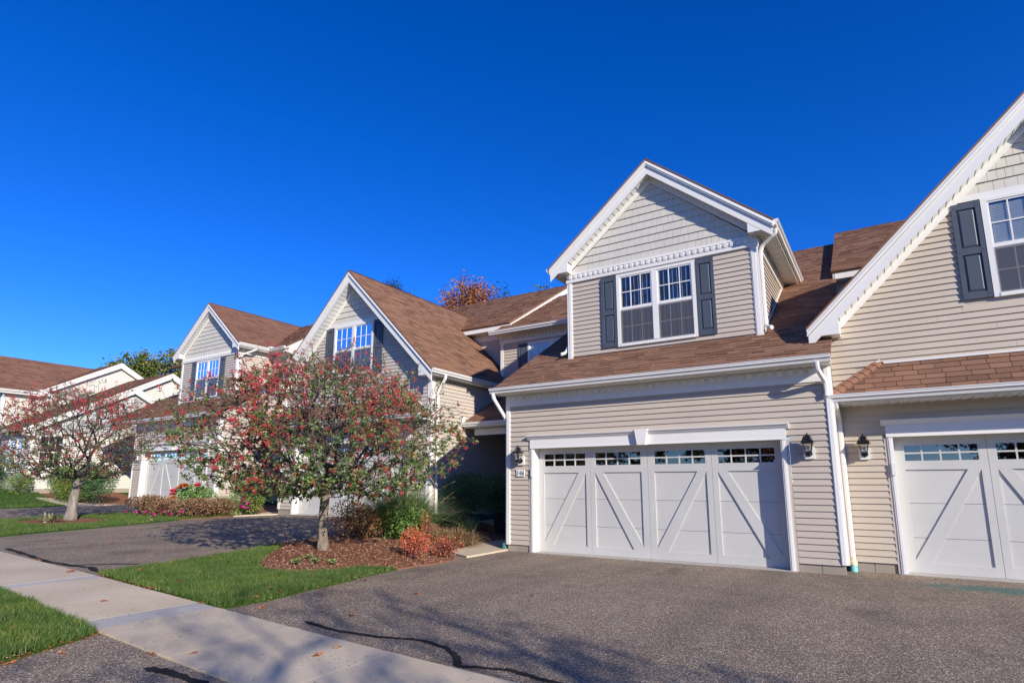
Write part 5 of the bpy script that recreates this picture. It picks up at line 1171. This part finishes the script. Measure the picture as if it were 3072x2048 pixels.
# shrubs by the farthest garage
shrub('yew', gl(-28.1, 11.5), .85, .75, 1.6, 7500, .07, 'holly', 'tall dark evergreen shrub beside the farthest garage', seed=50, stems=10, aspect=.4)
shrub('azalea', gl(-28.6, 10.9), .9, .6, 1.0, 5000, .06, 'lime', 'low yellow-green shrub right of the grey tree trunk', seed=51, stems=10)
shrub('boxwood', gl(-30.0, 11.15), .85, .7, 1.3, 6000, .055, 'box_green', 'rounded dark boxwood behind the grey tree trunk', seed=52, stems=10)
shrub('boxwood', gl(-35.0, 9.9, .0), 1.35, 1.1, 1.55, 9000, .07, 'box_green', 'clipped green bush at the left edge of the picture', seed=53, stems=10)
shrub('spirea', gl(-31.95, 10.15, .0), .70, .55, .85, 2000, .06, 'lime', 'low orange and green rounded shrub in front of the cream wall', seed=54, stems=10)
blades('yucca', gl(-33.4, 9.75, .0), 90, .75, .9, 'variegated', 'pale spiky variegated plant at the foot of the left-edge bush', 'plant', 55, .022, .08, .25)
blades('hosta', gl(-18.75, 6.75, .02), 46, .42, .95, 'variegated', 'pale-edged hosta at the foot of the grey tree trunk', 'plant', 56, .045, .04, .7, part='leaves')
# background and off-camera trees
def big_tree(name, loc, h, r_, label, leaf, n_leaf, lsz, seed, n_att=260, trunk_frac=.3, trunk_r=.22, flat=.8, bare=False, conical=False, group='trees behind the houses'):
    rg = np.random.default_rng(seed + 500); root = empty(name, loc); tag(root, label, 'tree', group); th = h * trunk_frac
    tp = [(0, 0, -.1), (.05, .03, th * .5), (.1, .0, th)]; m = MB(); m.tube(tp, [trunk_r * 1.25, trunk_r, trunk_r * .85], 10); m.build('trunk', 'limb', root, True)
    A = []
    while len(A) < n_att:
        d = rg.normal(size=3); d /= np.linalg.norm(d); q = rg.uniform(.35, 1) ** .6; z = th + (h - th) * (.5 + .5 * d[2] * q); zz = (z - th) / (h - th)
        w_ = r_ * ((1 - zz) if conical else (1 + .18 * math.sin(3 * math.atan2(d[1], d[0]) + seed) + .12 * math.sin(5 * zz * 3 + seed))); A.append((d[0] * q * w_, d[1] * q * w_, z))
    A = np.array(A); P, par, ends = skeleton(tp[1:], [0, 0], A, rg, max(.35, h / 22), .3, .05); (V, F), rad = branch_mesh(P, par, .010 + h * .0006, trunk_r * .8, .46, 1); mk_np('branches', V, F, 'limb', root)
    c = tips_count(par, len(P)); thin = np.where(c <= 2)[0]; thin = thin[thin > 1]
    nc = len(thin); pk = rg.integers(0, nc, n_leaf); cs = h * .022; B = P[thin[pk]] + rg.normal(0, cs, (n_leaf, 3)); D = rg.normal(size=(n_leaf, 3)); D[:, 2] -= .3; L = rg.uniform(.6, 1.3, n_leaf) * lsz
    V, F = leaf_quads(B, D, L, L * (.62 if not conical else .3), rg); mk_np('leaves', V, F, leaf, root)
    # fine twigs
    nt_ = nc * 3; pk = rg.integers(0, nc, nt_); a = P[thin[pk]]; b = a + rg.normal(0, .10 * h ** .8, (nt_, 3)) * .45; V, F = tubes_np(a, b, np.full(nt_, .007), np.full(nt_, .003), 3); mk_np('twigs', V, F, 'limb', root); return root
big_tree('maple_tree', gl(-24.2, 32.5), 15.3, 2.2, 'orange autumn maple crown rising above the roofs', 'autumn_orange', 15000, .17, 1, 300, .45, .25)
big_tree('pine_tree', gl(-30.4, 32), 15.0, 1.8, 'dark pine top behind the ridge left of the orange maple', 'conifer', 14000, .22, 2, 240, .3, .25, conical=True)
big_tree('pine_tree', gl(-35.6, 36), 18.4, 1.5, 'dark pine top nearest the steep gable peak', 'conifer', 14000, .22, 3, 240, .3, .25, conical=True)
big_tree('pine_tree', gl(-22.3, 34), 14.8, 1.6, 'small dark treetop right of the orange maple', 'conifer', 3000, .28, 4, 200, .3, .25, conical=True)
big_tree('oak_tree', gl(-19.8, 35), 15.0, 1.6, 'tiny yellow-green treetop above the ridge by the dormer', 'autumn_green', 2500, .24, 5, 160, .4, .22)
big_tree('oak_tree', gl(-73, 36), 15.6, 7.2, 'broad olive-green oak behind the far roofs', 'autumn_green', 30000, .33, 6, 420, .25, .4)
# trees across the street: out of the picture, they throw the branch shadows and stand in the window reflections
big_tree('street_tree', gl(9.2, -3.4, 0), 7.8, 2.9, 'sparse autumn street tree across the road', 'autumn_orange', 1500, .09, 7, 330, .34, .13, group='street trees behind the viewer')
big_tree('street_tree', gl(-12, -11, 0), 15.5, 4.5, 'tall nearly bare street tree across the road', 'autumn_orange', 1500, .12, 8, 420, .3, .25, group='street trees behind the viewer')
for i, (x, y, h) in enumerate(((-18, -24, 9), (-11, -27, 10), (-6, -25, 8.5), (-25, -26, 10), (12, -27, 9), (-33, -27, 9.5), (-42, -26, 10), (-52, -27, 10), (7.5, -26, 9.5))):
    big_tree('maple_tree', gl(x, y, 0), h, 4.2, 'leafy autumn tree in the row across the road', ('autumn_orange', 'autumn_green')[i % 2], 4200, .34, 20 + i, 200, .2, .22, group='leafy trees in the row across the road')

# ------------------------------------------------------------------ leaf litter along the lawn edges
def litter(edges, n, seed):
    rg = np.random.default_rng(seed); P = []
    for poly in edges:
        d = densify(poly, .04)
        for _ in range(n // len(edges)):
            x, y = d[rg.integers(len(d))]; x += rg.normal(0, .045); y += rg.normal(0, .045); P.append((x, y, G(x, y) + rg.uniform(.006, .03)))
    P = np.array(P); D = rg.normal(size=P.shape); D[:, 2] *= .15; L = rg.uniform(.008, .03, len(P)); V, F = leaf_quads(P, D, L, L * .4, rg); return mk_np('leaf_litter', V, F, 'dry_leaf')
tag(litter([[(-6.42, 3.97), (-6.28, 4.05), (-6.27, 4.5), (-6.42, 5.31), (-6.55, 6.07), (-6.78, 7.2), (-6.55, 6.07), (-6.42, 5.31), (-6.27, 4.5)], [(-9.5, 4.09), (-6.42, 3.97), (-9.5, 4.10)], [(-6.27, 2.76), (-6.06, 2.3), (-5.8, 1.6), (-6.06, 2.3)], [(-10.4, 7.6), (-9.82, 5.58), (-9.6, 4.3), (-9.82, 5.58)]], 1500, 4), 'dry leaf and grass litter along the lawn edges', 'litter', kind='stuff')
# ------------------------------------------------------------------ fallen leaves
LV = [(-8.65, 4.02), (-8.01, 3.98), (-7.89, 4.0), (-7.19, 4.0), (-6.67, 3.96), (-9.75, 5.87), (-9.61, 5.56), (-9.18, 4.48), (-9.64, 4.58), (-8.38, 4.97), (-8.1, 5.04), (-8.62, 4.28), (-6.99, 4.96), (-6.71, 4.85), (-6.37, 4.75), (-6.73, 5.12), (-6.47, 4.53), (-6.36, 4.42), (-6.43, 4.26), (-6.03, 4.27), (-7.41, 5.8), (-6.93, 5.7), (-6.89, 6.11), (-6.6, 6.05), (-6.38, 6.16), (-6.25, 7.52), (-4.51, 6.58), (-3.98, 6.71), (-4.98, 4.63), (-5.21, 5.92), (-7.57, 3.34), (-4.08, 3.44), (-4.13, 3.7), (-5.86, 2.32), (-5.86, 1.98), (-4.94, 2.89), (-9.94, 3.91), (-14.31, 5.27), (-12.75, 5.25), (-13.08, 5.78), (-7.96, 4.38), (-11.64, 4.11), (-5.98, 2.11), (-5.26, 2.72), (-1.15, 3.95), (-16.3, 6.1), (-16.8, 7.9), (-17.3, 8.6), (-18.0, 5.4)]
def leaf_mesh(seed):
    rg = random.Random(seed); V = [(0, 0, .008)]; n = 12
    for i in range(n):
        a = 2 * math.pi * i / n; r_ = (.040 if i % 2 else .022) * rg.uniform(.7, 1.25) * (1.25 if abs(math.cos(a)) > .8 else 1); V.append((r_ * math.cos(a), r_ * math.sin(a) * .8, rg.uniform(.0, .02)))
    V += [(.06, 0, .004), (.06, .004, .004)]
    me = bpy.data.meshes.new('fallen_leaf'); me.from_pydata(V, [], [(0, 1 + i, 1 + (i + 1) % n) for i in range(n)] + [(1, 13, 14)]); me.materials.append(M['dry_leaf']); return me
lms = [leaf_mesh(i) for i in range(6)]
ORD = ['leftmost', 'second', 'third', 'fourth', 'fifth', 'sixth', 'seventh', 'eighth', 'ninth', 'tenth', 'eleventh', 'twelfth', 'thirteenth', 'fourteenth', 'fifteenth', 'sixteenth', 'seventeenth', 'eighteenth', 'nineteenth', 'twentieth', 'twenty-first', 'twenty-second', 'twenty-third']
def image_x(x, y): return (x * .8434 + y * .5374) / (-x * .5374 + y * .8434)
cnt = {}
for i, (x, y) in enumerate(sorted(LV, key=lambda p: image_x(*p))):
    o = bpy.data.objects.new('fallen_leaf', lms[i % 6]); col.objects.link(o); on_walk = lerp_line(SW_OUT, x) < y < lerp_line(SW_IN, x) + .03; on_lawn = inside(LAWN1, x, y) or inside(LAWN0, x, y) or inside(STRIP2, x, y)
    o.location = gl(x, y, .055 if on_lawn else .024 if on_walk else .004); s_ = random.uniform(.65, 1.15) * (1.1 if x > -9 else 1.4); o.scale = (s_, s_, s_); o.rotation_euler = (random.uniform(-.25, .25), random.uniform(-.25, .25), random.uniform(0, 6.3))
    wh = 'concrete sidewalk' if on_walk else 'green grass' if on_lawn else 'grey asphalt driveway'; k = cnt.get(wh, 0); cnt[wh] = k + 1
    tag(o, 'dry orange-brown fallen leaf, ' + (ORD[k] + ' from the left' if k else 'leftmost') + ' of those on the ' + wh, 'leaf', 'fallen leaves on the ' + wh)
